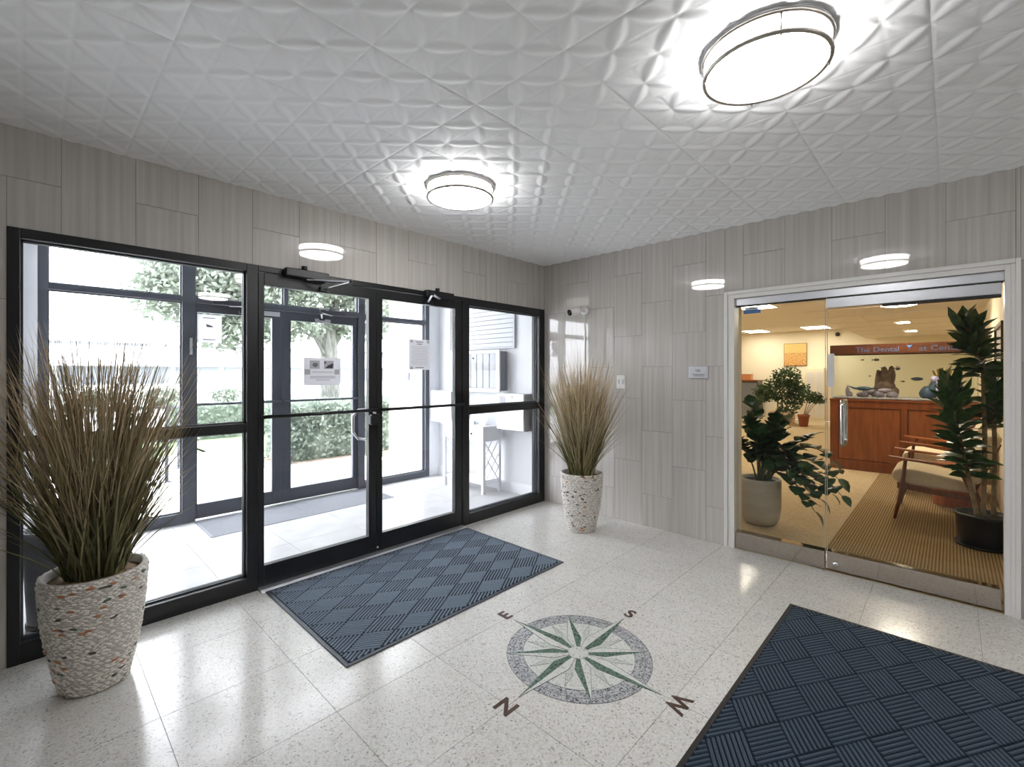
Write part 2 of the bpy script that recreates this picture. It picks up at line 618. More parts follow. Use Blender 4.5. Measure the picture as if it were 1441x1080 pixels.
def relief(u, v):
    """height below the sheet (metres) at u, v in cells (0..4)"""
    i, j = min(int(u), 3), min(int(v), 3)
    a, b = u - i, v - j
    if (i + j) % 2:
        a = 1 - a
    # petal between corners (0,0) and (1,1)
    R = 1.18
    cx = 0.5 + math.sqrt(R * R - 0.5) / math.sqrt(2)
    d1 = R - math.hypot(a - cx, b - (1 - cx))
    d2 = R - math.hypot(a - (1 - cx), b - cx)
    q = min(d1, d2)
    wmax = R - math.sqrt(R * R - 0.5)
    edge = min(a, 1 - a, b, 1 - b)
    if q >= 0:
        h = 0.0022 + 0.0058 * math.sin(min(1, q / wmax) * math.pi / 2)
    else:
        h = 0.0022 + 0.0042 * (1 - math.exp(q * 5))
        h -= 0.0018 * (1 - math.exp(q * 40))
    h *= min(1, edge / 0.06) * 0.55 + 0.45
    tile_edge = min(u, 4 - u, v, 4 - v)
    if tile_edge < 0.06:
        h *= 0.15 + 0.85 * tile_edge / 0.06
    return h


def tile_mesh(u0, u1, v0, v1):
    n = 64
    us = [u0 + (u1 - u0) * k / max(1, round(n * (u1 - u0) / 4)) for k in range(max(1, round(n * (u1 - u0) / 4)) + 1)]
    vs_ = [v0 + (v1 - v0) * k / max(1, round(n * (v1 - v0) / 4)) for k in range(max(1, round(n * (v1 - v0) / 4)) + 1)]
    b = MB()
    vs = [(u / 4 * PX - PX / 2, v / 4 * PY - PY / 2, -relief(u, v)) for v in vs_ for u in us]
    nu = len(us)
    fs = [(r * nu + k, (r + 1) * nu + k, (r + 1) * nu + k + 1, r * nu + k + 1) for r in range(len(vs_) - 1) for k in range(nu - 1)]
    b.add(vs, fs)
    return b.mesh('ceiling_tile', 'ceiling_white', True)


ce = MB().box(X0, 0.17, Y0, 0.12, H + 0.012, H + 0.25).build('ceiling', 'ceiling_white')
tag(ce, 'white pressed ceiling of square petal pattern tiles', kind='structure')
cache = {}
for i in range(-7, 7):
    for j in range(-9, 5):
        a, c = -3.134 + PX * i, -1.774 + PY * j
        u0, u1 = max(0, (X0 - a) / PX * 4), min(4, (0 - a) / PX * 4)
        v0, v1 = max(0, (Y0 - c) / PY * 4), min(4, (0 - c) / PY * 4)
        if u1 - u0 < 0.1 or v1 - v0 < 0.1:
            continue
        key = tuple(round(q, 2) for q in (u0, u1, v0, v1))
        if key not in cache:
            cache[key] = tile_mesh(u0, u1, v0, v1)
        inst('ceiling_tile', cache[key], ce, (a + PX / 2, c + PY / 2, H + 0.0035))


# walls
def wall_tiles(parent, ncol, place, holes, axis, zmax=H + 0.004):
    """300 x 600 mm upright tiles in columns, half offset; place(s, z) gives the wall point"""
    meshes = {}
    for k in range(ncol):
        s0, s1 = -0.3 * (k + 1), -0.3 * k
        z = 0.0 if k % 2 else -0.3
        while z < zmax - 0.001:
            rects = [(s0, s1, max(z, 0), min(z + 0.6, zmax))]
            for (h0, h1, g0, g1) in holes:
                out = []
                for (a, b, c, d) in rects:
                    if b <= h0 or a >= h1 or d <= g0 or c >= g1:
                        out.append((a, b, c, d))
                        continue
                    if a < h0:
                        out.append((a, h0, c, d))
                    if b > h1:
                        out.append((h1, b, c, d))
                    m0, m1 = max(a, h0), min(b, h1)
                    if c < g0:
                        out.append((m0, m1, c, g0))
                    if d > g1:
                        out.append((m0, m1, g1, d))
                rects = out
            for (a, b, c, d) in rects:
                if b - a < 0.012 or d - c < 0.012:
                    continue
                key = (round(b - a, 3), round(d - c, 3))
                if key not in meshes:
                    hw, hh = key[0] / 2 - 0.0010, key[1] / 2 - 0.0010
                    bb = MB()
                    if axis == 'x':
                        bb.box(-hw, hw, 0, 0.008, -hh, hh)
                    else:
                        bb.box(0, 0.008, -hw, hw, -hh, hh)
                    meshes[key] = bb.mesh('wall_tile', 'wall_tile')
                inst('wall_tile', meshes[key], parent, place((a + b) / 2, (c + d) / 2))
            z += 0.6


SF0, SF1, SFT = -4.09, 0.0, 2.157     # storefront opening in the left wall
wl = MB()
wl.box(X0, SF0, 0.007, 0.12, 0, H + 0.2).box(SF0, 0.0, 0.007, 0.12, SFT, H + 0.2)
wl = wl.build('wall_left', 'grout_wall')
tag(wl, 'taupe streaked stone-look tile wall above the black framed entrance', kind='structure')
wall_tiles(wl, 21, lambda s, z: (s, 0, z), [(SF0, SF1, -1, SFT), (-9, X0, -1, 9)], 'x')

wr = MB()
wr.box(0.007, 0.17, Y0, OPB[0], 0, H + 0.2).box(0.007, 0.17, OPB[1], 0.12, 0, H + 0.2).box(0.007, 0.17, OPB[0], OPB[1], OPB[2], H + 0.2)
wr = wr.build('wall_right', 'grout_wall')
tag(wr, 'taupe streaked stone-look tile wall with the office opening', kind='structure')
wall_tiles(wr, 20, lambda s, z: (0, s, z), [(OPB[0], OPB[1], -1, OPB[2])], 'y')

tag(MB().box(X0 - 0.15, X0, Y0, 0.12, 0, H + 0.2).build('wall_side', 'lobby_plain'), 'plain taupe wall at the side of the lobby', kind='structure')
tag(MB().box(X0 - 0.15, 0.17, Y0 - 0.15, Y0, 0, H + 0.2).build('wall_back', 'lobby_plain'), 'plain taupe wall behind the lobby', kind='structure')

# ================================================================== INNER STOREFRONT
FY0, FY1 = -0.006, 0.105       # frame depth
GY = 0.05                      # glass plane


def framed_window(name, x0, x1, rects, members, label, metal, gy, fy0, fy1):
    """members: (part name, x0, x1, z0, z1); rects: pane openings"""
    t = thing(name, ((x0 + x1) / 2, gy, 0), label, None, kind='structure')
    for nm, a, b, c, d in members:
        MB().box(a, b, fy0, fy1, c, d).build(nm, metal, t, bevel=0.003)
    for a, b, c, d in rects:
        p = MB().box(a - 0.004, b + 0.004, gy - 0.004, gy + 0.004, c - 0.004, d + 0.004).build('pane', 'glass', t)
        # thin glazing bead all round each pane
        g = MB()
        for yy in (gy - 0.016, gy + 0.008):
            g.box(a, a + 0.010, yy, yy + 0.008, c, d).box(b - 0.010, b, yy, yy + 0.008, c, d)
            g.box(a, b, yy, yy + 0.008, c, c + 0.010).box(a, b, yy, yy + 0.008, d - 0.010, d)
        g.build('glazing_bead', 'dark_metal', t)
    return t


framed_window('window_1', -4.09, -2.965,
              [(-4.045, -3.035, 0.10, 1.056), (-4.045, -3.035, 1.112, 2.107)],
              [('frame_post', -4.09, -4.045, 0.0, SFT), ('frame_post', -3.035, -2.968, 0.0, SFT),
               ('frame_rail', -4.045, -3.035, 0.0, 0.10), ('frame_rail', -4.045, -3.035, 1.056, 1.112),
               ('frame_rail', -4.045, -3.035, 2.107, SFT)],
              'wide black framed sidelight beside the double entrance doors', 'black_metal', GY, FY0, FY1)
framed_window('window_2', -1.21, 0.0,
              [(-1.122, -0.095, 0.10, 1.052), (-1.122, -0.095, 1.122, 2.085)],
              [('frame_post', -1.205, -1.122, 0.0, SFT), ('frame_post', -0.095, -0.001, 0.0, SFT),
               ('frame_rail', -1.122, -0.095, 0.0, 0.10), ('frame_rail', -1.122, -0.095, 1.052, 1.122),
               ('frame_rail', -1.122, -0.095, 2.085, SFT)],
              'black framed sidelight in front of the white mailboxes', 'black_metal', GY, FY0, FY1)
hd = MB().box(-2.968, -1.205, FY0, FY1, 2.118, SFT).build('trim_2', 'black_metal', bevel=0.003)
tag(hd, 'black metal head over the inner double doors', kind='structure')
th = MB().prism([(-0.075, 0), (-0.05, 0.012), (0.10, 0.012), (0.12, 0)], -2.968, -1.205, f=lambda y, z, x: (x, y, z)).build('trim_3', 'brushed')
tag(th, 'low metal threshold under the inner double doors', kind='structure')


def door_leaf(name, x0, x1, sl, sr, gz0, gz1, top, label, metal, gy, y0, y1, zb=0.014):
    t = thing(name, ((x0 + x1) / 2, gy, 0), label, None, kind='structure')
    MB().box(x0, x0 + sl, y0, y1, zb, top).build('stile', metal, t, bevel=0.003)
    MB().box(x1 - sr, x1, y0, y1, zb, top).build('stile', metal, t, bevel=0.003)
    MB().box(x0 + sl, x1 - sr, y0, y1, zb, gz0).build('bottom_rail', metal, t, bevel=0.003)
    MB().box(x0 + sl, x1 - sr, y0, y1, gz1, top).build('top_rail', metal, t, bevel=0.003)
    MB().box(x0 + sl - 0.004, x1 - sr + 0.004, gy - 0.004, gy + 0.004, gz0 - 0.004, gz1 + 0.004).build('pane', 'glass', t)
    return t


def push_bar(t, x0, x1, y, yb, z, m='black_metal'):
    b = MB().tube([(x0, y, z), (x1, y, z)], 0.0125, 12).build('push_bar', m, t, True)
    for x in (x0 + 0.012, x1 - 0.012):
        MB().tube([(x, y, z), (x, yb, z)], 0.010, 8).build('bar_bracket', m, b, True)


def closer(t, x, z, y, dx, my='black_metal'):
    """surface closer: body, spindle cap, two-part arm"""
    b = MB().box(x - 0.15, x + 0.15, y - 0.055, y, z - 0.028, z + 0.028).build('closer_body', my, t, bevel=0.006)
    MB().tube([(x - 0.02, y - 0.03, z + 0.028), (x - 0.02, y - 0.03, z + 0.055)], 0.02, 10).build('spindle_cap', my, b, True)
    p0 = (x, y - 0.03, z - 0.035)
    p1 = (x + dx, y - 0.20, z - 0.035)
    p2 = (x + dx * 0.55, y - 0.01, z - 0.075)
    MB().bar(p0, p1, 0.022, 0.008).build('closer_arm', 'brushed', b)
    MB().bar(p1, p2, 0.016, 0.008).build('closer_arm', 'brushed', b)
    MB().tube([(p1[0], p1[1], p1[2] - 0.012), (p1[0], p1[1], p1[2] + 0.012)], 0.013, 10).build('arm_joint', my, b, True)
    MB().box(p2[0] - 0.03, p2[0] + 0.03, y - 0.02, y, p2[2] - 0.02, p2[2] + 0.01).build('arm_shoe', my, b)


DY0, DY1 = 0.0, 0.048
DG = 0.024
d1 = door_leaf('door_1', -2.965, -2.1, 0.036, 0.064, 0.150, 2.030, 2.114, 'left black framed glass entrance door with a landscape notice', 'black_metal', DG, DY0, DY1)
push_bar(d1, -2.952, -2.118, -0.055, 0.0, 1.150)
closer(d1, -2.66, 2.135, -0.006, 0.24)
lk = MB().box(-2.162, -2.085, -0.045, 0.0, 1.03, 1.115).build('lock_box', 'black_metal', d1, bevel=0.006)
MB().tube([(-2.135, -0.05, 1.128), (-2.135, -0.02, 1.128)], 0.009, 10).build('lock_cylinder', 'brushed', lk, True)
MB().box(-2.172, -2.162, -0.04, -0.008, 1.04, 1.105).build('lock_bolt', 'dark_metal', lk)
pull = [(-2.14, 0.048, 1.145), (-2.145, 0.10, 1.150), (-2.20, 0.105, 1.145), (-2.245, 0.105, 1.10), (-2.245, 0.105, 0.97), (-2.20, 0.105, 0.915), (-2.145, 0.10, 0.905), (-2.14, 0.048, 0.905)]
MB().tube(pull, 0.0095, 10).build('pull_handle', 'chrome', d1, True)
d2 = door_leaf('door_2', -2.096, -1.208, 0.052, 0.082, 0.150, 2.040, 2.114, 'right black framed glass entrance door with a portrait notice', 'black_metal', DG, DY0, DY1)
push_bar(d2, -2.078, -1.228, -0.055, 0.0, 1.150)
closer(d2, -1.50, 2.135, -0.006, -0.20)
MB().tube([(-2.088, -0.004, 0.045), (-2.088, 0.0, 0.045)], 0.008, 10).build('floor_bolt', 'brushed', d2, True)


# notices on the glass
def lines(parent, x0, x1, y, zs, h, m):
    for k, (z, f) in enumerate(zs):
        cx, hw = (x0 + x1) / 2, (x1 - x0) / 2 * f
        MB().box(cx - hw, cx + hw, y - 0.0008, y, z - h / 2, z + h / 2).build('text_line', m, parent)


nt = thing('paper_notice', (-2.525, 0.018, 1.35), 'white landscape notice with two small pictures on the left entrance door', 'notice')
MB().box(-2.662, -2.388, 0.0165, 0.0185, 1.352, 1.552).build('sheet', 'paper_grey', nt)
for k, cx in enumerate((-2.585, -2.480)):
    pc = MB().box(cx - 0.036, cx + 0.036, 0.0155, 0.0165, 1.472, 1.532).build('printed_picture', 'ink_light', nt)
    if k == 0:
        q = MB()
        q.prism([(0.020 * math.cos(a * 0.3927) + cx + 0.004, 0.016 * math.sin(a * 0.3927) + 1.5) for a in range(16)], 0.0148, 0.0155, f=lambda x, z, y: (x, y, z))
        q.build('picture_shape', 'ink', pc)
    else:
        q = MB()
        q.prism([(cx - 0.03, 1.476), (cx + 0.03, 1.476), (cx + 0.034, 1.515), (cx - 0.005, 1.498)], 0.0148, 0.0155, f=lambda x, z, y: (x, y, z))
        q.prism([(cx - 0.034, 1.53), (cx - 0.034, 1.505), (cx - 0.018, 1.518)], 0.0148, 0.0155, f=lambda x, z, y: (x, y, z))
        q.build('picture_shape', 'ink_dark', pc)
for cx in (-2.636, -2.418):
    MB().box(cx - 0.019, cx + 0.019, 0.0155, 0.0165, 1.430, 1.468).build('tape_square', 'ink_light', nt)
lines(nt, -2.63, -2.42, 0.0165, [(1.448, 0.75), (1.415, 0.9), (1.405, 0.9), (1.39, 0.5)], 0.005, 'ink_light')
nt = thing('paper_notice', (-1.676, 0.018, 1.47), 'white portrait notice of small print on the right entrance door', 'notice')
MB().box(-1.783, -1.569, 0.0165, 0.0185, 1.470, 1.732).build('sheet', 'paper_grey', nt)
for cx, cz in ((-1.755, 1.715), (-1.585, 1.715), (-1.755, 1.485)):
    MB().box(cx - 0.012, cx + 0.012, 0.0155, 0.0165, cz - 0.012, cz + 0.012).build('tape_square', 'ink_light', nt)
lines(nt, -1.75, -1.60, 0.0165, [(1.710, 0.5), (1.692, 0.35), (1.49, 0.6)], 0.006, 'ink')
lines(nt, -1.765, -1.585, 0.0165, [(1.67 - 0.014 * k, 0.95 - 0.1 * (k % 3 == 2)) for k in range(12)], 0.003, 'ink_light')

# ================================================================== VESTIBULE
VX0, VX1, VY = -4.06, 0.03, 1.977
vf = MB().box(VX0, VX1, 0.12, VY + 0.12, -0.06, -0.002).build('floor_vestibule', 'grout')
tag(vf, 'pale grey tile floor of the glazed vestibule', kind='structure')
cache = {}
for i in range(8):
    for j in range(4):
        a, b = -4.30 + 0.6 * i, -4.30 + 0.6 * (i + 1)
        c, d = 0.12 + 0.6 * j, 0.12 + 0.6 * (j + 1)
        a, b, d = max(a, VX0), min(b, VX1), min(d, VY + 0.12)
        if b - a < 0.03 or d - c < 0.03:
            continue
        key = (round(b - a, 3), round(d - c, 3))
        if key not in cache:
            cache[key] = MB().box(-key[0] / 2 + 0.0015, key[0] / 2 - 0.0015, -key[1] / 2 + 0.0015, key[1] / 2 - 0.0015, -0.002, 0).mesh('floor_tile', 'vest_tile')
        inst('floor_tile', cache[key], vf, ((a + b) / 2, (c + d) / 2, 0))
tag(MB().box(VX0 - 0.15, VX1 + 0.14, 0.12, VY + 0.12, 2.68, 2.9).build('ceiling_vestibule', 'white_paint'), 'plain white ceiling of the vestibule', kind='structure')
tag(MB().box(VX1, 0.17, 0.12, VY + 0.12, 0, 2.9).build('wall_vestibule_right', 'white_paint'), 'white vestibule wall carrying the mailboxes', kind='structure')
tag(MB().box(VX0 - 0.15, VX0, 0.12, VY + 0.12, 0, 2.9).build('wall_vestibule_left', 'white_paint'), 'white vestibule wall beside the grey bin', kind='structure')
bb = MB().prism([(0.002, 0), (-0.016, 0), (-0.016, 0.10), (-0.010, 0.125), (0.002, 0.13)], 0.12, VY, f=lambda x, z, y: (VX1 + x, y, z))
tag(bb.build('baseboard_right', 'white_lacquer'), 'white moulded baseboard under the mailboxes', kind='structure')
tag(MB().box(-0.14, VX1, VY, VY + 0.12, 0, 2.68).build('wall_vestibule_return', 'white_paint'), 'narrow white wall return beside the outer sidelight', kind='structure')
tag(MB().box(VX0, -3.972, VY, VY + 0.12, 0, 2.68).build('wall_vestibule_pier', 'white_paint'), 'narrow white pier at the outer glazing', kind='structure')

OY0, OY1, OG = VY, VY + 0.10, VY + 0.05
OT = 2.66
framed_window('window_3', -3.97, -2.95, [(-3.915, -3.012, 0.10, 2.125), (-3.915, -3.012, 2.18, 2.61)],
              [('frame_post', -3.972, -3.915, 0, OT), ('frame_post', -3.012, -2.906, 0, OT), ('frame_rail', -3.915, -3.012, 0, 0.10),
               ('frame_rail', -3.915, -3.012, 2.125, 2.18), ('frame_rail', -3.915, -3.012, 2.61, OT)],
              'grey framed outer glazing facing the hand railing', 'outer_metal_hazed', OG, OY0, OY1)
framed_window('window_4', -1.13, -0.14, [(-1.120, -0.205, 0.08, 2.12), (-1.120, -0.205, 2.17, 2.61)],
              [('frame_post', -1.205, -1.120, 0, OT), ('frame_post', -0.205, -0.14, 0, OT), ('frame_rail', -1.120, -0.205, 0, 0.08),
               ('frame_rail', -1.120, -0.205, 2.12, 2.17), ('frame_rail', -1.120, -0.205, 2.61, OT)],
              'grey framed outer sidelight in front of the white exterior wall', 'outer_metal_hazed', OG, OY0, OY1)
framed_window('window_5', -2.906, -1.205, [(-2.906, -2.085, 2.19, 2.61), (-2.040, -1.205, 2.19, 2.61)],
              [('frame_rail', -2.906, -1.205, 2.13, 2.19), ('frame_rail', -2.906, -1.205, 2.61, OT), ('frame_post', -2.085, -2.040, 2.19, 2.61)],
              'grey framed transom lights above the outer double doors', 'outer_metal_hazed', OG, OY0, OY1)
d3 = door_leaf('door_3', -2.904, -2.104, 0.02, 0.095, 0.155, 2.04, 2.126, 'outer glass door holding a white portrait sheet', 'outer_metal_hazed', VY + 0.055, VY + 0.03, VY + 0.08)
push_bar(d3, -2.895, -2.12, VY - 0.02, VY + 0.03, 1.135, 'outer_metal_hazed')
closer(d3, -2.62, 2.15, VY - 0.002, 0.22, 'dark_metal')
MB().box(-2.955, -2.935, VY - 0.03, VY, 1.62, 1.78).build('latch_plate', 'brushed', d3)
d4 = door_leaf('door_4', -2.100, -1.207, 0.098, 0.06, 0.155, 2.03, 2.126, 'outer glass door in front of the tree trunk', 'outer_metal_hazed', VY + 0.055, VY + 0.03, VY + 0.08)
push_bar(d4, -2.085, -1.23, VY - 0.02, VY + 0.03, 1.135, 'outer_metal_hazed')
closer(d4, -1.56, 2.15, VY - 0.002, -0.2, 'dark_metal')
MB().box(-1.735, -1.55, VY + 0.026, VY + 0.03, 2.035, 2.075).build('white_label', 'paper', d4)
MB().box(-2.30, -2.12, VY + 0.026, VY + 0.03, 2.06, 2.11).build('white_label', 'paper', d3)
nt = thing('paper_notice', (-2.79, VY + 0.048, 1.745), 'white portrait sheet with small drawing on the outer glass door', 'notice')
MB().box(-2.882, -2.672, VY + 0.047, VY + 0.049, 1.745, 2.024).build('sheet', 'paper', nt)
lines(nt, -2.84, -2.72, VY + 0.047, [(1.99, 0.9), (1.775, 0.9)], 0.008, 'ink')
MB().prism([(-2.81, 1.93), (-2.755, 1.915), (-2.745, 1.90), (-2.80, 1.90)], VY + 0.046, VY + 0.047, f=lambda x, z, y: (x, y, z)).build('printed_picture', 'ink', nt)

# vestibule mat
vm = thing('entrance_mat', (-2.0, 1.66, 0), 'thin grey mat along the outer doors of the vestibule', 'mat')
MB().box(-2.90, -1.11, 1.37, 1.955, 0, 0.006).build('pile', 'mat_grey', vm)
bd = MB()
bd.box(-2.92, -1.09, 1.35, 1.37, 0, 0.005).box(-2.92, -1.09, 1.955, 1.972, 0, 0.005).box(-2.92, -2.90, 1.37, 1.955, 0, 0.005).box(-1.11, -1.09, 1.37, 1.955, 0, 0.005)
bd.build('mat_border', 'mid_grey', vm)

# dark bin behind the left glass
bn = thing('waste_bin', (-3.93, 0.42, 0), 'tapered dark grey bin standing in the vestibule behind a grass planter', 'bin')
MB().lathe([(0.10, 0), (0.105, 0.01), (0.128, 0.53), (0.132, 0.55), (0.122, 0.55), (0.118, 0.50)], (-3.92, 0.42, 0), 28).build('bin_body', 'dark_grey', bn, True)
MB().lathe([(0.108, 0.008), (0.112, 0.008), (0.112, 0.03), (0.108, 0.03)], (-3.92, 0.42, 0), 28).build('foot_ring', 'rubber', bn, True)

# directory board
t = thing('directory_board', (0.01, 1.08, 1.75), 'large wall directory of pale slats above the mailboxes', 'board')
Bx = VX1
MB().box(Bx - 0.02, Bx, 0.475, 1.685, 1.755, 2.53).build('backing', 'mid_grey', t)
for k in range(13):
    z = 1.768 + 0.0575 * k
    s_ = MB().box(Bx - 0.027, Bx - 0.02, 0.495, 1.665, z, z + 0.050).build('slat', 'light_grey', t)
for nm, a, b, c, d in (('frame', 0.465, 0.485, 1.745, 2.54), ('frame', 1.675, 1.695, 1.745, 2.54), ('frame', 0.485, 1.675, 1.745, 1.762), ('frame', 0.485, 1.675, 2.523, 2.54)):
    MB().box(Bx - 0.035, Bx, a, b, c, d).build(nm, 'light_grey', t)

# mailbox unit
t = thing('mailbox_unit', (-0.05, 1.07, 1.22), 'white wall unit of narrow labelled mailboxes under the directory', 'mailbox')
fx = -0.125
MB().box(fx + 0.02, Bx, 0.615, 1.52, 1.225, 1.71).build('case', 'mid_grey', t, bevel=0.004)
fr = MB()
fr.box(fx, fx + 0.02, 0.60, 0.655, 1.21, 1.725).box(fx, fx + 0.02, 1.48, 1.535, 1.21, 1.725).box(fx, fx + 0.02, 0.655, 1.48, 1.21, 1.255).box(fx, fx + 0.02, 0.655, 1.48, 1.685, 1.725)
fr.build('face_frame', 'white_lacquer', t)
for k in range(7):
    y0 = 0.662 + k * 0.1165
    d_ = MB().box(fx + 0.004, fx + 0.02, y0, y0 + 0.106, 1.262, 1.68).build('mailbox_door', 'mail_grey', t)
    MB().box(fx + 0.002, fx + 0.004, y0 + 0.012, y0 + 0.098, 1.48, 1.57).build('name_label', 'paper', d_)
    if k == 3:
        MB().tube([(fx - 0.004, y0 + 0.055, 1.63), (fx + 0.004, y0 + 0.055, 1.63)], 0.010, 10).build('key_lock', 'plastic_black', d_, True)

# two parcel drop boxes
for y0, y1, xf, lab in ((0.16, 0.60, -0.17, 'white wall drop box mounted nearer the inner glass sidelight'), (1.46, 1.905, -0.17, 'white wall drop box mounted nearer the outer sidelight')):
    t = thing('drop_box', ((xf + Bx) / 2, (y0 + y1) / 2, 0.775), lab, 'drop box', 'white drop boxes on the vestibule wall')
    MB().box(xf + 0.018, Bx, y0, y1, 0.775, 1.203).build('case', 'light_grey', t, bevel=0.004)
    d_ = MB().box(xf, xf + 0.016, y0 + 0.004, y1 - 0.004, 0.78, 1.198).build('front_door', 'white_lacquer', t, bevel=0.003)
    MB().box(xf - 0.001, xf, y1 - 0.16, y1 - 0.05, 1.09, 1.18).build('name_label', 'paper', d_)
    MB().tube([(xf - 0.006, y1 - 0.26, 1.165), (xf, y1 - 0.26, 1.165)], 0.008, 10).build('key_lock', 'mid_grey', d_, True)

# console table with lattice ends
t = thing('console_table', (-0.175, 1.04, 0), 'white console table with lattice ends and two drawers', 'table')
lx0, lx1, ly0, ly1, tz = -0.325, -0.025, 0.665, 1.425, 0.81
for lx in (lx0, lx1 - 0.036):
    for ly in (ly0, ly1 - 0.036):
        MB().box(lx, lx + 0.036, ly, ly + 0.036, 0, tz - 0.022).build('leg', 'white_lacquer', t, bevel=0.002)
MB().box(lx0 - 0.015, lx1 + 0.01, ly0 - 0.015, ly1 + 0.015, tz - 0.022, tz).build('tabletop', 'white_lacquer', t, bevel=0.003)
MB().box(lx0 + 0.012, lx1, ly0 + 0.004, ly1 - 0.004, 0.625, tz - 0.022).build('apron', 'white_lacquer', t)
for k in range(2):
    y0 = ly0 + 0.045 + k * 0.34
    d_ = MB().box(lx0 + 0.002, lx0 + 0.014, y0, y0 + 0.325, 0.645, tz - 0.032).build('drawer', 'white_lacquer', t, bevel=0.003)
    MB().ball((lx0 - 0.008, y0 + 0.16, 0.71), 0.012, 10).build('knob', 'plastic_black', d_, True)
MB().box(lx0 + 0.01, lx1 - 0.01, ly0 + 0.01, ly1 - 0.01, 0.115, 0.135).build('lower_shelf', 'white_lacquer', t)
for ly in (ly0 + 0.012, ly1 - 0.024):
    a0, a1, b0, b1 = lx0 + 0.036, lx1 - 0.036, 0.14, 0.62
    MB().box(a0, a1, ly, ly + 0.012, b0, b0 + 0.02).build('end_rail', 'white_lacquer', t)
    w_, h_ = a1 - a0, b1 - b0
    for p, q in (((0, 0), (1, 0.66)), ((0, 0.33), (1, 1)), ((0, 1), (1, 0.33)), ((0, 0.66), (1, 0)), ((0, 0.66), (0.5, 1)), ((0.5, 0), (1, 0.33))):
        MB().bar((a0 + p[0] * w_, ly + 0.006, b0 + p[1] * h_), (a0 + q[0] * w_, ly + 0.006, b0 + q[1] * h_), 0.014, 0.012, (0, 0, 1)).build('lattice_bar', 'white_lacquer', t)
# leaflet holders on the table
for y, x, m_, lab in ((0.80, -0.17, 'paper', 'white leaflet holder on the console table end'), (0.98, -0.20, 'paper', 'tilted printed leaflet stand on the console table'), (1.12, -0.12, 'brochure_blue', 'blue grey brochure holder at the back of the console table')):
    t = thing('leaflet_holder', (x, y, 0.81), lab, 'leaflet holder')
    MB().bar((x - 0.02, y, 0.81), (x + 0.03, y, 0.995), 0.11, 0.006, (1, 0, 0)).build('leaflet', m_, t)
    MB().prism([(x - 0.045, 0.811), (x + 0.05, 0.811), (x + 0.05, 0.815), (x - 0.045, 0.815)], y - 0.06, y + 0.06, f=lambda a, b, c: (a, c, b)).build('holder_base', 'light_grey', t)
    MB().box(x - 0.046, x - 0.040, y - 0.06, y + 0.06, 0.815, 0.86).build('holder_lip', 'light_grey', t)

# ================================================================== OFFICE FRONT
# painted casing round the opening, stepped profile
tr = thing('trim_1', (0, -2.79, 0), 'white stepped casing round the office glass front', None, kind='structure')
for a, b, x0 in ((OPB[1] - 0.028, OPB[1] + 0.0, -0.022), (OPB[1] - 0.078, OPB[1] - 0.028, -0.012)):
    MB().box(x0, 0.10, a, b, 0, OPB[2] - (0.028 if x0 > -0.02 else 0.0)).build('casing', 'trim_white', tr, bevel=0.002)
for a, b, x0 in ((OPB[0], OPB[0] + 0.022, -0.022), (OPB[0] + 0.022, OPB[0] + 0.040, -0.014), (OPB[0] + 0.040, OPB[0] + 0.065, -0.008)):
    MB().box(x0, 0.10, a, b, 0, OPB[2] - (0.028 if x0 > -0.02 else 0.0)).build('casing', 'trim_white', tr, bevel=0.002)
for c, d, x0, ya, yb in ((OPB[2] - 0.028, OPB[2], -0.022, OPB[0] + 0.022, OPB[1] - 0.028), (OPB[2] - 0.062, OPB[2] - 0.028, -0.012, OPB[0] + 0.065, OPB[1] - 0.078)):
    MB().box(x0, 0.10, ya, yb, c, d).build('casing', 'trim_white', tr, bevel=0.002)
yL, yR, yM = OPB[1] - 0.078, OPB[0] + 0.065, -2.658
MB().box(0.10, 0.172, yL, yL + 0.08, 0, 2.1).build('jamb_lining', 'office_cream', tr)
hdr = MB().box(0.015, 0.085, yR, yL, 1.995, OPB[2] - 0.062).build('trim_4', 'brushed', bevel=0.002)
tag(hdr, 'brushed metal header rail over the office glass front', kind='structure')

wn = thing('window_6', (0.05, (yL + yM) / 2, 0), 'fixed frameless glass pane beside the office door', None, kind='structure')
MB().box(0.042, 0.054, yM + 0.004, yL, 0.12, 1.997).build('pane', 'glass_office', wn)
MB().box(0.010, 0.088, yM + 0.004, yL, 0, 0.135).build('bottom_rail', 'polished_sill', wn, bevel=0.004)
MB().box(0.040, 0.056, yM + 0.004, yL, 1.985, 1.995).build('gasket', 'rubber', wn)
st = MB().box(0.0395, 0.0415, -2.217, -2.09, 1.925, 1.957).build('blue_sticker', 'blue_sticker', wn)
MB().box(0.0395, 0.0415, -2.20, -2.10, 1.957, 1.978).build('sticker_strip', 'light_grey', st)
for k in range(5):
    MB().box(0.0388, 0.0395, -2.176 + 0.011 * k, -2.168 + 0.011 * k, 1.962, 1.973).build('sticker_print', 'ink', st)

d5 = thing('door_5', (0.05, (yR + yM) / 2, 0), 'frameless glass office door with chrome pull and brushed rails', None, kind='structure')
MB().box(0.042, 0.054, yR + 0.012, yM - 0.004, 0.12, 1.93).build('pane', 'glass_office', d5)
rl = MB().box(0.012, 0.086, yR + 0.012, yM - 0.004, 0.012, 0.140).build('bottom_rail', 'polished_sill', d5, bevel=0.004)
MB().tube([(0.002, -2.72, 0.055), (0.012, -2.72, 0.055)], 0.020, 16).build('floor_lock', 'chrome', rl, True)
MB().box(0.012, 0.086, yR + 0.012, yM - 0.004, 1.915, 1.985).build('top_rail', 'brushed', d5, bevel=0.003)
MB().box(0.020, 0.080, yR + 0.012, -2.98, 1.900, 1.914).build('door_seal', 'rubber', d5)
MB().box(0.020, 0.080, yR + 0.004, yM - 0.004, 1.987, 1.993).build('head_gap_strip', 'rubber', d5)
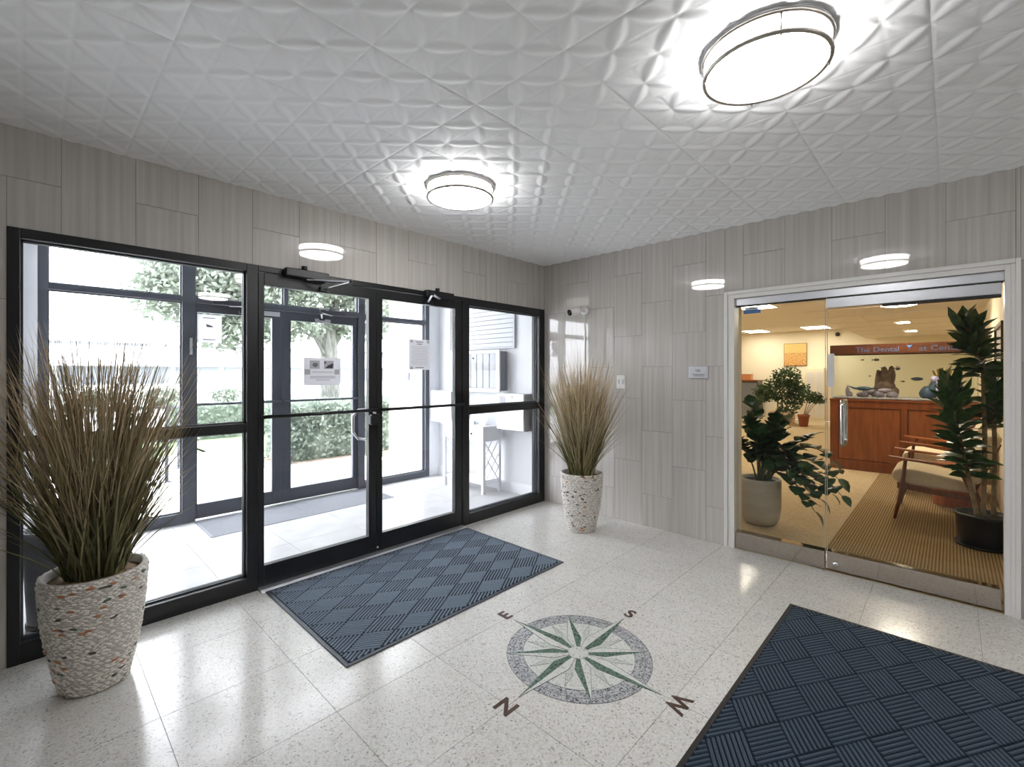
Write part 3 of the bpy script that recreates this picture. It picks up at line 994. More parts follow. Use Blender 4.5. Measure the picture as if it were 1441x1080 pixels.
for x in (-0.03, 0.126):
    hp = [(0.048, -2.765, 0.945), (x * 0.8, -2.765, 0.925), (x, -2.765, 0.955), (x, -2.765, 1.21), (x * 0.8, -2.765, 1.24), (0.048, -2.765, 1.22)]
    MB().tube(hp, 0.013, 14).build('pull_handle', 'chrome', d5, True)
MB().box(0.040, 0.056, yM - 0.0065, yM - 0.0042, 0.142, 1.912).build('glass_edge', 'pot_pale', d5)
MB().box(0.040, 0.056, yM + 0.0042, yM + 0.0065, 0.137, 1.984).build('glass_edge', 'pot_pale', wn)
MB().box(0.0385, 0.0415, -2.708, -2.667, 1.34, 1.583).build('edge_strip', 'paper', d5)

# ================================================================== WALL FITTINGS IN THE LOBBY
t = thing('room_sign', (0, -1.739, 1.395), 'small brushed plaque reading 106 beside the office opening', 'sign')
MB().box(-0.012, 0, -1.822, -1.656, 1.395, 1.50).build('plate', 'brushed', t, bevel=0.004)
MB().box(-0.014, -0.012, -1.805, -1.673, 1.408, 1.488).build('face', 'light_grey', t)
text('number', '106', 0.032, 'ink_dark', t, (-0.0145, -1.735, 1.462), (0, -1, 0), (0, 0, 1))
for k in range(2):
    MB().box(-0.0148, -0.014, -1.795 + 0.004 * k, -1.69 - 0.01 * k, 1.427 - 0.012 * k, 1.433 - 0.012 * k).build('small_print', 'ink', t)

t = thing('light_switch', (0, -0.978, 1.285), 'white double switch plate beside a grass planter', 'switch')
MB().box(-0.006, 0, -1.025, -0.930, 1.290, 1.420).build('plate', 'plastic_white', t, bevel=0.003)
for y in (-1.0, -0.955):
    MB().bar((-0.006, y, 1.335), (-0.010, y, 1.378), 0.016, 0.010, (1, 0, 0)).build('toggle', 'light_grey', t)

t = thing('security_camera', (0, -0.555, 2.07), 'white bullet security camera with black lens on the tile wall', 'camera')
MB().tube([(0, -0.56, 2.092), (-0.03, -0.56, 2.092)], [0.048, 0.040], 24).build('mount', 'plastic_white', t, True)
MB().tube([(-0.028, -0.56, 2.088), (-0.07, -0.545, 2.085)], 0.016, 12).build('arm', 'plastic_white', t, True)
bd = MB().tube([(-0.05, -0.53, 2.10), (-0.075, -0.515, 2.095), (-0.155, -0.475, 2.068)], [0.026, 0.033, 0.035], 20).build('camera_body', 'plastic_white', t, True)
MB().tube([(-0.154, -0.4755, 2.0685), (-0.170, -0.4675, 2.063)], [0.033, 0.030], 20).build('lens', 'plastic_black', bd, True)
t = thing('cable_cover', (0, -0.553, 1.05), 'slim white cable cover running down from the security camera', 'cable cover')
MB().box(-0.012, 0, -0.560, -0.546, 1.05, 1.905).build('channel', 'plastic_white', t, bevel=0.002)
MB().tube([(-0.006, -0.553, 1.905), (-0.006, -0.553, 2.046)], 0.0035, 6).build('cable', 'plastic_white', t, True)


# ceiling lamps: drum diffuser in a two-band nickel cage
def make_lamp(x, y, z, label, group, emit='lamp'):
    t = thing('ceiling_lamp', (x, y, z), label, 'lamp', group)
    MB().lathe([(0.02, 0.0), (0.192, 0.0), (0.194, -0.075), (0.186, -0.088), (0.13, -0.098), (0.02, -0.101)][::-1], (x, y, z), 48).build('diffuser', emit, t, True)
    MB().lathe([(0.215, -0.014), (0.215, 0.0), (0.15, 0.0), (0.15, -0.004)][::-1], (x, y, z), 48).build('ceiling_plate', 'white_paint', t)
    for dz, r in ((-0.016, 0.212), (-0.080, 0.208)):
        MB().tube([(x + r * math.cos(a * math.pi / 24), y + r * math.sin(a * math.pi / 24), z + dz) for a in range(48)], 0.0085, 8, closed=True).build('band', 'nickel', t, True)
    for k in range(4):
        a = math.radians(28 + 90 * k)
        MB().tube([(x + 0.213 * math.cos(a), y + 0.213 * math.sin(a), z - 0.012), (x + 0.210 * math.cos(a), y + 0.210 * math.sin(a), z - 0.094)], 0.004, 6).build('strut', 'nickel', t, True)
    return t


LG = 'round flush ceiling lamps of the lobby'
make_lamp(-2.09, -1.03, H, 'round flush ceiling lamp with nickel bands in front of the entrance doors', LG)
make_lamp(-2.11, -2.82, H, 'round flush ceiling lamp with nickel bands above the big dark mat', LG)
make_lamp(-2.11, -4.61, H, 'unseen round flush ceiling lamp with nickel bands added behind the camera', LG)  # unseen lamp, added behind the camera at the spacing of the row

# ================================================================== COMPASS INLAY
CXc, CYc = -2.063, -1.938
t = thing('compass_rose', (CXc, CYc, 0), 'round terrazzo compass rose inlaid in the lobby floor', 'compass')


def circ(r, n=64):
    return [(CXc + r * math.cos(2 * math.pi * k / n), CYc + r * math.sin(2 * math.pi * k / n)) for k in range(n)]


def ringband(r0, r1, z, m, name):
    b = MB()
    n = 72
    vs = []
    for r, zz in ((r1, 0), (r1, z), (r0, z), (r0, 0)):
        vs += [(CXc + r * math.cos(2 * math.pi * k / n), CYc + r * math.sin(2 * math.pi * k / n), zz) for k in range(n)]
    fs = [(q * n + k, q * n + (k + 1) % n, (q + 1) * n + (k + 1) % n, (q + 1) * n + k) for q in range(3) for k in range(n)]
    b.add(vs, fs)
    return b.build(name, m, t)


MB().prism(circ(0.366), 0, 0.0004).build('field', 'terrazzo_light', t)
ringband(0.285, 0.366, 0.0007, 'terrazzo_blue', 'ring_band')
for r in (0.2835, 0.334, 0.3665):
    ringband(r - 0.0012, r + 0.0012, 0.0009, 'inlay_line', 'ring_line')


def pol(r, a):
    return (CXc + r * math.cos(a), CYc + r * math.sin(a))


def point_pair(a, tip, rs, da, z):
    """one star point: green half on its clockwise side, light half on the other, dark joint lines"""
    e = math.radians(da)
    hub = 0.035
    for sgn, m in ((-1, 'terrazzo_green'), (1, 'terrazzo_light')):
        pts = [pol(hub, a), pol(hub, a + sgn * math.radians(22)), pol(rs, a + sgn * e), pol(tip, a)]
        if sgn < 0:
            pts = pts[::-1]
        MB().prism(pts, 0, z).build('star_point', m, t)
        ln = MB()
        for p, q in ((pol(rs, a + sgn * e), pol(tip, a)), (pol(hub, a + sgn * math.radians(22)), pol(rs, a + sgn * e))):
            ln.bar((p[0], p[1], z * 0.5 + 0.00025), (q[0], q[1], z * 0.5 + 0.00025), 0.0022, z, (0, 0, 1))
        if sgn > 0:
            ln.build('joint_line', 'inlay_line', t)


for k in range(16):
    a = math.radians(22.5 * k)
    if k % 2:
        pts = [pol(0.10, a), pol(0.18, a - 0.10), pol(0.275, a), pol(0.18, a + 0.10)]
        MB().prism(pts, 0, 0.0009).build('minor_point', 'terrazzo_pale_green', t)
        ln = MB()
        for i in (1, 2):
            p, q = pts[i], pts[i + 1]
            ln.bar((p[0], p[1], 0.0006), (q[0], q[1], 0.0006), 0.0018, 0.001, (0, 0, 1))
        ln.build('joint_line', 'inlay_line', t)
for k in range(4):
    point_pair(math.radians(45 + 90 * k), 0.363, 0.135, 17, 0.0012)
for k in range(4):
    point_pair(math.radians(90 * k), 0.452, 0.150, 18, 0.0015)
MB().prism(circ(0.052, 40), 0, 0.0019).build('hub', 'terrazzo_light', t)
ringband(0.051, 0.0535, 0.0017, 'inlay_line', 'ring_line')
for ch, dr in (('N', (-1, 0, 0)), ('S', (1, 0, 0)), ('E', (0, 1, 0)), ('W', (0, -1, 0))):
    d = Vector(dr)
    text('letter', ch, 0.118, 'letter_brown', t, Vector((CXc, CYc, 0.0006)) + d * 0.525, d.cross(Vector((0, 0, 1))), d, 0.0012, bold=0.0035)


# ================================================================== FLOOR MATS
def make_mat(x0, x1, y0, y1, label, edge, ox, oy, pile):
    t = thing('entrance_mat', ((x0 + x1) / 2, (y0 + y1) / 2, 0), label, 'mat', 'dark blue ribbed entrance mats')
    bw = 0.022
    MB().prism([(x0 + bw, y0 + bw), (x1 - bw, y0 + bw), (x1 - bw, y1 - bw), (x0 + bw, y1 - bw)], 0, 0.0065).build('pile_base', 'mat_blue_dark', t)
    b = MB()
    for (a, c, e, f) in ((x0, x1, y0, y0 + bw), (x0, x1, y1 - bw, y1), (x0, x0 + bw, y0 + bw, y1 - bw), (x1 - bw, x1, y0 + bw, y1 - bw)):
        b.box(a, c, e, f, 0, 0.0075)
    b.build('rubber_border', edge, t, bevel=0.003)
    DX, DYc = 0.295, 0.185            # diagonals of the diamond cells
    a_, b_ = Vector((DX / 2, DYc / 2)), Vector((DX / 2, -DYc / 2))
    X0_, X1_, Y0_, Y1_ = x0 + bw + 0.003, x1 - bw - 0.003, y0 + bw + 0.003, y1 - bw - 0.003
    nr = 8
    shared = {}

    def clip(p, q):
        t0, t1 = 0.0, 1.0
        d = q - p
        for pp, dd, lo, hi in ((p.x, d.x, X0_, X1_), (p.y, d.y, Y0_, Y1_)):
            if abs(dd) < 1e-9:
                if pp < lo or pp > hi:
                    return None
                continue
            u, v = (lo - pp) / dd, (hi - pp) / dd
            if u > v:
                u, v = v, u
            t0, t1 = max(t0, u), min(t1, v)
        if t1 - t0 < 0.05:
            return None
        return p + d * t0, p + d * t1

    for i in range(-24, 25):
        for j in range(-24, 25):
            o = Vector((ox, oy)) + a_ * i + b_ * j
            cen = o + (a_ + b_) / 2
            if not (X0_ - 0.2 < cen.x < X1_ + 0.2 and Y0_ - 0.12 < cen.y < Y1_ + 0.12):
                continue
            typ = (i + j) % 2
            run, step = (a_, b_) if typ == 0 else (b_, a_)
            segs, full = [], True
            for k in range(nr):
                p = o + step * ((k + 0.5) / nr) + run * 0.03
                q = p + run * 0.94
                c = clip(p, q)
                if c is None:
                    full = False
                    continue
                if (c[0] - p).length + (c[1] - q).length > 1e-6:
                    full = False
                segs.append(c)
            if not segs:
                continue
            if full and typ in shared:
                inst('rib_block', shared[typ], t, (cen.x, cen.y, 0))
                continue
            bb_ = MB()
            perp = Vector((-run.y, run.x)).normalized()
            if perp.dot(step) < 0:
                perp = -perp
            wdt = abs(step.dot(perp)) / nr
            for p, q in segs:
                e1, e2 = perp * wdt * 0.33, perp * wdt * 0.20
                vs = []
                for r in (p, q):
                    for off, z in ((-e1, 0.006), (-e2, 0.0108), (e2, 0.0108), (e1, 0.006)):
                        vs.append((r.x + off.x - cen.x, r.y + off.y - cen.y, z))
                fs = [(0, 4, 5, 1), (1, 5, 6, 2), (2, 6, 7, 3), (0, 1, 2, 3), (7, 6, 5, 4)]
                bb_.add(vs, fs)
            me = bb_.mesh('rib_block', pile)
            if full:
                shared[typ] = me
            inst('rib_block', me, t, (cen.x, cen.y, 0))
    return t


make_mat(-2.947, -1.21, -1.197, -0.076, 'blue ribbed mat with sky sheen put into its colour in front of the double entrance doors', 'rubber_grey', -2.16, -0.62, 'mat_blue_lit')
make_mat(-2.50, -0.745, -3.72, -2.60, 'dark blue ribbed mat in front of the glass office door', 'rubber', -1.152, -2.722, 'mat_blue')


# ================================================================== GRASS PLANTERS
def grass_planter(x, y, label, seed, nbl, spread, hmax, mixw):
    rnd = random.Random(seed)
    t = thing('grass_planter', (x, y, 0), label, 'planter', 'tall dry grass planters')
    prof = [(0.118, 0.0), (0.124, 0.01), (0.145, 0.10), (0.165, 0.20), (0.181, 0.32), (0.190, 0.43), (0.194, 0.515), (0.190, 0.527), (0.180, 0.530), (0.172, 0.525), (0.168, 0.48)]
    pot = MB().lathe(prof, (x, y, 0), 48).build('pot', 'pot_body', t, True)

    def rad(z):
        for (r0, z0), (r1, z1) in zip(prof[:7], prof[1:8]):
            if z0 <= z <= z1:
                return r0 + (r1 - r0) * (z - z0) / (z1 - z0)
        return 0.19
    cl = MB()
    z = 0.012
    row = 0
    while z < 0.522:
        r = rad(z)
        n = int(2 * math.pi * r / 0.0235)
        for k in range(n):
            a = 2 * math.pi * (k + 0.5 * (row % 2)) / n + rnd.uniform(-0.03, 0.03)
            zz = z + rnd.uniform(-0.003, 0.003)
            hw = rnd.uniform(0.0105, 0.0145)
            hh = rnd.uniform(0.0050, 0.0068)
            pr = rnd.uniform(0.003, 0.0085)
            u = rnd.random()
            m_ = 2 if u < 0.016 else 3 if u < 0.032 else 4 if u < 0.044 else 1 if u < 0.30 else 0
            if m_ > 1:
                hw *= 1.5
                hh *= 1.3
            tl = rnd.uniform(-0.35, 0.35)
            ca, sa = math.cos(a), math.sin(a)
            cx, cy = x + (r - 0.002) * ca, y + (r - 0.002) * sa
            vs = []
            for s_, d_, e_ in ((-1, 0, 0), (-0.5, 1, 0), (0.5, 1, 0), (1, 0, 0), (0.5, -1, 0), (-0.5, -1, 0), (-0.45, 0.2, 1), (0.5, -0.15, 0.85)):
                uu = s_ * hw
                vv = d_ * hh + tl * uu
                vs.append((cx + ca * pr * e_ - sa * uu, cy + sa * pr * e_ + ca * uu, zz + vv))
            cl.add(vs, [(0, 6, 1), (1, 6, 7, 2), (2, 7, 3), (3, 7, 4), (4, 7, 6, 5), (5, 6, 0)], m_)
        z += 0.0098
        row += 1
    keep = lambda q: (min(q[0], -0.02), min(q[1], -0.025), q[2])     # blades lean against glass and wall, not through
    fl_ = [tuple(reversed(f)) for f in cl.f]
    cl.f = fl_
    c_ = cl.build('stone_chips', ['chip_white', 'chip_grey', 'chip_dark', 'chip_rust', 'chip_green'], pot)
    c_['kind'] = 'stuff'
    MB().lathe([(0.01, 0.505), (0.08, 0.512), (0.170, 0.492), (0.170, 0.47)][::-1], (x, y, 0), 32).build('moss_topping', 'soil', t, True)
    g = MB()
    for k in range(nbl):
        a = rnd.uniform(0, 2 * math.pi)
        rr = 0.105 * math.sqrt(rnd.random())
        bx, by = x + rr * math.cos(a), y + rr * math.sin(a)
        a2 = a + rnd.gauss(0, 0.85)
        lean = spread * (0.15 + 0.85 * (rr / 0.105)) * rnd.uniform(0.35, 1.0)
        hgt = hmax * (0.34 + 0.66 * rnd.random() ** 1.35) * (1 - 0.22 * lean / spread)
        droop = rnd.uniform(0.0, 0.10) * (1 if rnd.random() < 0.8 else 2.4)
        w0 = rnd.uniform(0.0026, 0.0062)
        tw = rnd.uniform(0, math.pi)
        pts = []
        for q in range(6):
            s_ = q / 5
            out = lean * (s_ ** 1.35)
            h_ = hgt * (s_ - droop * s_ ** 3)
            pts.append((bx + out * math.cos(a2), by + out * math.sin(a2), 0.50 + h_, w0 * (1 - s_ ** 2 * 0.93)))
        vs = []
        for q, (px, py, pz, ww) in enumerate(pts):
            th_ = tw + q * 0.25
            dx, dy = math.cos(th_) * ww, math.sin(th_) * ww
            vs += [(px - dx, py - dy, pz), (px + dx, py + dy, pz)]
        u = rnd.random()
        m_ = 0 if u < mixw[0] else 1 if u < mixw[0] + mixw[1] else 2
        g.add(vs, [(2 * q, 2 * q + 1, 2 * q + 3, 2 * q + 2) for q in range(5)], m_)
    # fine feathery tips
    for k in range(int(nbl * 1.1)):
        a = rnd.uniform(0, 2 * math.pi)
        ln_ = spread * rnd.uniform(0.2, 0.95)
        z0 = 0.50 + hmax * rnd.uniform(0.35, 0.72) * (1 - 0.2 * ln_ / spread)
        bx, by = x + ln_ * 0.62 * math.cos(a), y + ln_ * 0.62 * math.sin(a)
        l_ = rnd.uniform(0.15, 0.34)
        a2 = a + rnd.gauss(0, 0.9)
        o_ = rnd.uniform(0.03, 0.16)
        th_ = rnd.uniform(0, math.pi)
        dx, dy = math.cos(th_) * 0.0016, math.sin(th_) * 0.0016
        e = (bx + o_ * math.cos(a2), by + o_ * math.sin(a2), z0 + l_)
        s0 = (bx - 0.12 * math.cos(a) * ln_, by - 0.12 * math.sin(a) * ln_, z0 - 0.12)
        g.add([(s0[0] - dx, s0[1] - dy, s0[2]), (s0[0] + dx, s0[1] + dy, s0[2]), (bx + dx, by + dy, z0), (bx - dx, by - dy, z0), e], [(0, 1, 2, 3), (3, 2, 4)], 2 if rnd.random() < 0.6 else 0)
    g.v = [keep(q) for q in g.v]
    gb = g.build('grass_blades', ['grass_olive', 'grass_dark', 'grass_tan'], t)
    gb['kind'] = 'stuff'
    return t


grass_planter(-0.49, -0.855, 'tapered stone chip planter of dry grass under the security camera', 3, 820, 0.45, 1.34, (0.32, 0.16))
grass_planter(-3.80, -0.435, 'tapered stone chip planter of dry grass before the wide sidelight', 11, 900, 0.49, 1.36, (0.42, 0.44))

# ================================================================== OFFICE
OX, OYr, OYl = 12.5, -3.70, 3.0
tag(MB().box(0.0, OX, OYr - 0.1, OYl, -0.06, -0.001).build('floor_office', 'carpet'), 'tan carpet floor of the office behind the glass', kind='structure')
tag(MB().box(OX, OX + 0.15, OYr - 0.15, OYl + 0.34, 0, 3.0).build('wall_office_back', 'office_cream'), 'cream back wall of the office with a painting', kind='structure')
tag(MB().box(0.17, OX, OYr - 0.15, OYr, 0, 3.0).build('wall_office_right', 'office_cream'), 'cream office wall behind the lounge chairs', kind='structure')
tag(MB().box(0.05, OX, OYl, OYl + 0.34, 0, 3.0).build('wall_office_left', 'office_cream'), 'cream side wall at the far left of the office', kind='structure')
tag(MB().box(0.05, 0.19, VY + 0.12, OYl, 0, 3.0).build('wall_exterior', 'facade_white'), 'white outside wall next to the outer doors', kind='structure')
tag(MB().box(0.17, OX + 0.15, OYr - 0.15, OYl + 0.34, 2.95, 3.1).build('light_stop_slab', 'white_paint'), 'unseen flat slab above the office ceiling to stop light leaks', kind='structure')  # unseen slab, added to keep sky light from leaking in
oc = thing('ceiling_office', (6, 0, 2.45), 'cream grid ceiling of the office with a lowered bay', None, kind='structure')
MB().box(0.17, OX, -1.55, OYl, 2.75, 2.80).build('upper_ceiling', 'office_ceiling', oc)
MB().box(0.17, OX, OYr, -1.55, 2.45, 2.80).build('lowered_bay', 'office_ceiling', oc)
for k in range(10):
    x = 1.2 + 1.2 * k
    MB().box(x - 0.012, x + 0.012, OYr, -1.55, 2.444, 2.45).build('grid_bar', 'ceiling_grid', oc)
for k in range(3):
    y = -2.15 - 0.6 * k
    MB().box(0.17, OX, y - 0.012, y + 0.012, 2.443, 2.449).build('grid_bar', 'ceiling_grid', oc)
for (x, y, lab) in ((5.72, -0.56, 'square lit ceiling panel in front of the cabinet'), (11.35, -0.55, 'lit ceiling panel near the meadow painting'), (11.5, 1.05, 'lit ceiling panel near the dark low cabinet'), (5.72, 1.3, 'lit ceiling panel at the far side of the office'), (2.2, 0.6, 'unseen ceiling panel added to brighten the near office behind the lobby wall'), (8.4, 1.0, 'lit ceiling panel in the middle of the office')):  # the panel behind the lobby wall is unseen, added to brighten the near office
    t = thing('ceiling_panel_light', (x, y, 2.75), lab, 'light', 'ceiling panel lights of the office')
    MB().box(x - 0.42, x + 0.42, y - 0.29, y + 0.29, 2.738, 2.749).build('diffuser', 'panel_light', t)
    b = MB()
    for a, c, e, f in ((x - 0.45, x + 0.45, y - 0.32, y - 0.29), (x - 0.45, x + 0.45, y + 0.29, y + 0.32), (x - 0.45, x - 0.42, y - 0.29, y + 0.29), (x + 0.42, x + 0.45, y - 0.29, y + 0.29)):
        b.box(a, c, e, f, 2.735, 2.75)
    b.build('frame', 'white_paint', t)
for x, lab in ((7.9, 'small round downlight above the far office'), (10.4, 'small round downlight close to the office back wall')):
    t = thing('downlight', (x, -2.64, 2.45), lab, 'light', 'downlights of the office')
    MB().lathe([(0.01, -0.006), (0.10, -0.006), (0.10, 0.0), (0.01, 0.0)], (x, -2.64, 2.442), 24).build('lens', 'down_light', t)
    MB().lathe([(0.10, -0.004), (0.13, -0.008), (0.135, 0.0), (0.10, 0.0)], (x, -2.64, 2.442), 24).build('trim_ring', 'white_paint', t)
make_lamp(4.05, -2.82, 2.443, 'round flush ceiling lamp inside the office behind the glass door', 'round lamps of the office', 'office_lamp')

t = thing('area_rug', (2.3, -3.1, 0), 'ribbed brown woven carpet strip under the lounge chairs', 'rug')
MB().box(0.18, 4.40, OYr + 0.005, -2.58, 0, 0.006).build('weave', 'rug', t)

# aquarium cabinet
AX, AY0, AY1 = 4.456, -3.60, -1.98
AD = 0.62
t = thing('aquarium_cabinet', (AX + AD / 2, (AY0 + AY1) / 2, 0), 'reddish wooden cabinet with panel doors carrying the aquarium', 'cabinet')
MB().box(AX + 0.02, AX + AD, AY0, AY1, 0, 1.03).build('body', 'wood_dark', t)
MB().box(AX - 0.01, AX + AD, AY0 - 0.005, AY1 + 0.006, 1.03, 1.056).build('top', 'wood_dark', t, bevel=0.003)
for a, b, c, d in ((AY1 - 0.10, AY1, 0.0, 1.03), (-2.88, -2.81, 0.146, 0.93), (AY0, AY0 + 0.08, 0, 1.03), (AY0 + 0.08, AY1 - 0.10, 0.93, 1.03), (AY0 + 0.08, AY1 - 0.10, 0, 0.146)):
    MB().box(AX, AX + 0.02, a, b, c, d).build('face_rail', 'wood_dark', t, bevel=0.002)
for a, b in ((-2.80, AY1 - 0.11), (AY0 + 0.09, -2.89)):
    MB().box(AX + 0.008, AX + 0.02, a, b, 0.156, 0.92).build('door', 'wood_panel', t, bevel=0.004)
t = thing('aquarium', (AX + AD / 2, (AY0 + AY1) / 2, 1.056), 'long glass fish tank under a dark wooden hood', 'aquarium')
MB().box(AX + 0.02, AX + AD - 0.03, AY0 + 0.01, AY1 - 0.01, 1.056, 1.066).build('tank_floor', 'tank_glass', t)
for nm, (a, b, c, d) in (('pane', (AX + 0.01, AX + 0.02, AY0 + 0.01, AY1 - 0.01)), ('pane', (AX + AD - 0.03, AX + AD - 0.02, AY0 + 0.01, AY1 - 0.01)), ('pane', (AX + 0.02, AX + AD - 0.03, AY0 + 0.01, AY0 + 0.02)), ('pane', (AX + 0.02, AX + AD - 0.03, AY1 - 0.02, AY1 - 0.01))):
    MB().box(a, b, c, d, 1.0665, 1.73).build(nm, 'tank_glass', t)
MB().box(AX + 0.024, AX + AD - 0.034, AY0 + 0.024, AY1 - 0.024, 1.0665, 1.085).build('gravel_bed', 'gravel', t)
MB().box(AX + 0.005, AX + 0.028, AY1 - 0.035, AY1 - 0.006, 1.066, 1.725).build('corner_trim', 'light_grey', t)
hood = MB()
hood.box(AX, AX + 0.02, AY0, AY1, 1.725, 1.857).box(AX + AD - 0.02, AX + AD, AY0, AY1, 1.725, 1.857).box(AX + 0.02, AX + AD - 0.02, AY0, AY0 + 0.02, 1.725, 1.857).box(AX + 0.02, AX + AD - 0.02, AY1 - 0.02, AY1, 1.725, 1.857).box(AX, AX + AD, AY0, AY1, 1.857, 1.865)
hd_ = hood.build('hood', 'wood_hood', t)
text('hood_letters', 'The Dental', 0.105, 'blue_letter', hd_, (AX - 0.003, -2.545, 1.783), (0, -1, 0), (0, 0, 1), 0.004, stretch=1.05)
MB().prism([(-2.865, 1.835), (-2.935, 1.835), (-2.905, 1.80), (-2.90, 1.755), (-2.895, 1.80)], AX - 0.005, AX - 0.001, f=lambda y, z, x: (x, y, z)).build('hood_emblem', 'blue_sticker', hd_)
text('hood_letters', 'at Center', 0.105, 'blue_letter', hd_, (AX - 0.003, -3.225, 1.783), (0, -1, 0), (0, 0, 1), 0.004, stretch=1.1)


def blob(name, label, cat, parts, m, group=None):
    xs_ = [p[0][0] for p in parts]
    ys_ = [p[0][1] for p in parts]
    b = MB()
    for c, r in parts:
        b.ball(c, r, 12, 0, 0.07)
    o = b.build(name, m, None, True)
    return tag(o, label, cat, group)


xx = AX + 0.30
blob('rock_ornament', 'tall brown tree stump ornament standing in the aquarium', 'ornament',
     [((xx + 0.07, -2.53, 1.30), (0.05, 0.045, 0.20)), ((xx + 0.07, -2.60, 1.38), (0.055, 0.055, 0.16)), ((xx + 0.07, -2.68, 1.40), (0.055, 0.05, 0.15)), ((xx + 0.07, -2.60, 1.24), (0.08, 0.13, 0.10)),
      ((xx + 0.07, -2.48, 1.15), (0.06, 0.06, 0.07)), ((xx + 0.07, -2.72, 1.16), (0.07, 0.05, 0.08))], 'rock')
blob('rock_ornament', 'low mauve rock arch at the foot of the aquarium stump', 'ornament',
     [((xx - 0.10, -2.36, 1.12), (0.05, 0.08, 0.05)), ((xx - 0.10, -2.44, 1.17), (0.05, 0.06, 0.05)), ((xx - 0.10, -2.55, 1.13), (0.045, 0.07, 0.05)), ((xx - 0.10, -2.70, 1.12), (0.05, 0.07, 0.06)), ((xx - 0.1, -2.62, 1.185), (0.04, 0.09, 0.035))], 'rock_purple')
blob('rock_ornament', 'small grey rock post at the corner of the aquarium', 'ornament', [((xx, -2.16, 1.15), (0.035, 0.03, 0.09)), ((xx, -2.19, 1.11), (0.035, 0.035, 0.05))], 'rock_purple')
blob('rock_ornament', 'dark blue grey boulder behind the palm in the aquarium', 'ornament', [((xx, -3.08, 1.16), (0.08, 0.09, 0.10)), ((xx, -3.16, 1.22), (0.07, 0.08, 0.12)), ((xx, -2.97, 1.36), (0.03, 0.07, 0.025))], 'ray_blue')
t = thing('coral_ornament', (xx + 0.17, -3.23, 1.085), 'yellow branching coral ornament in the aquarium', 'ornament')
for k in range(5):
    a = -0.8 + 0.4 * k
    MB().tube([(xx + 0.17, -3.23, 1.085), (xx + 0.17, -3.23 - 0.03 * a, 1.28), (xx + 0.17 + 0.02 * a, -3.23 - 0.12 * a, 1.52 - 0.05 * abs(a))], [0.028, 0.022, 0.010], 8).build('branch', 'coral_yellow', t, True)
blob('coral_ornament', 'pale lilac round coral beside the yellow coral', 'ornament', [((xx - 0.16, -3.16, 1.36), 0.045), ((xx - 0.16, -3.24, 1.40), 0.045), ((xx - 0.16, -3.20, 1.31), 0.04), ((xx - 0.16, -3.2, 1.2), (0.03, 0.03, 0.12))], 'coral_lilac')
# ray-shaped ornament, wings spread
t = thing('ray_ornament', (xx - 0.21, -2.36, 1.16), 'dark blue ray ornament with spread wings in the aquarium', 'ornament')
MB().ball((xx - 0.21, -2.38, 1.215), (0.045, 0.10, 0.032), 14).build('ray_body', 'ray_blue', t, True)
MB().prism([(-2.30, 1.225), (-2.17, 1.262), (-2.27, 1.20), (-2.34, 1.195)], xx - 0.235, xx - 0.185, f=lambda y, z, x: (x, y, z)).build('wing', 'ray_blue', t)
MB().prism([(-2.44, 1.225), (-2.55, 1.235), (-2.47, 1.20), (-2.42, 1.20)], xx - 0.235, xx - 0.185, f=lambda y, z, x: (x, y, z)).build('wing', 'ray_blue', t)
MB().tube([(xx - 0.21, -2.38, 1.085), (xx - 0.21, -2.38, 1.20)], 0.012, 8).build('support_rod', 'rock_purple', t, True)
fishes = [(-2.53, 1.638, 0.075, 'slim grey striped fish near the top of the tank', 'fish_grey'), (-2.37, 1.64, 0.04, 'tiny pale fish near the tank corner', 'fish_grey'),
          (-2.605, 1.52, 0.045, 'thin dark fish above the stump ornament', 'fish_dark'), (-2.77, 1.51, 0.06, 'deep bodied dark fish in the middle of the tank', 'fish_dark'),
          (-2.83, 1.325, 0.045, 'small dark fish beside the brown stump', 'fish_dark'), (-2.455, 1.40, 0.03, 'tiny brown fish above the rock arch', 'fish_dark')]
for fy, fz, L, lab, m_ in fishes:
    t = thing('aquarium_fish', (xx - 0.2, fy, fz), lab, 'fish', 'fish in the aquarium')
    deep = 0.45 if 'deep' in lab else 0.26
    MB().ball((xx - 0.2, fy, fz), (L * 0.16, L * 0.5, L * deep), 10).build('fish_body', m_, t, True)
    MB().prism([(fy + L * 0.42, fz), (fy + L * 0.75, fz + L * 0.25), (fy + L * 0.68, fz), (fy + L * 0.75, fz - L * 0.25)], xx - 0.202, xx - 0.198, f=lambda y, z, x: (x, y, z)).build('tail_fin', m_, t)
    MB().prism([(fy - L * 0.15, fz + L * deep * 0.9), (fy + L * 0.1, fz + L * deep * 1.4), (fy + L * 0.25, fz + L * deep * 0.6)], xx - 0.202, xx - 0.198, f=lambda y, z, x: (x, y, z)).build('back_fin', m_, t)


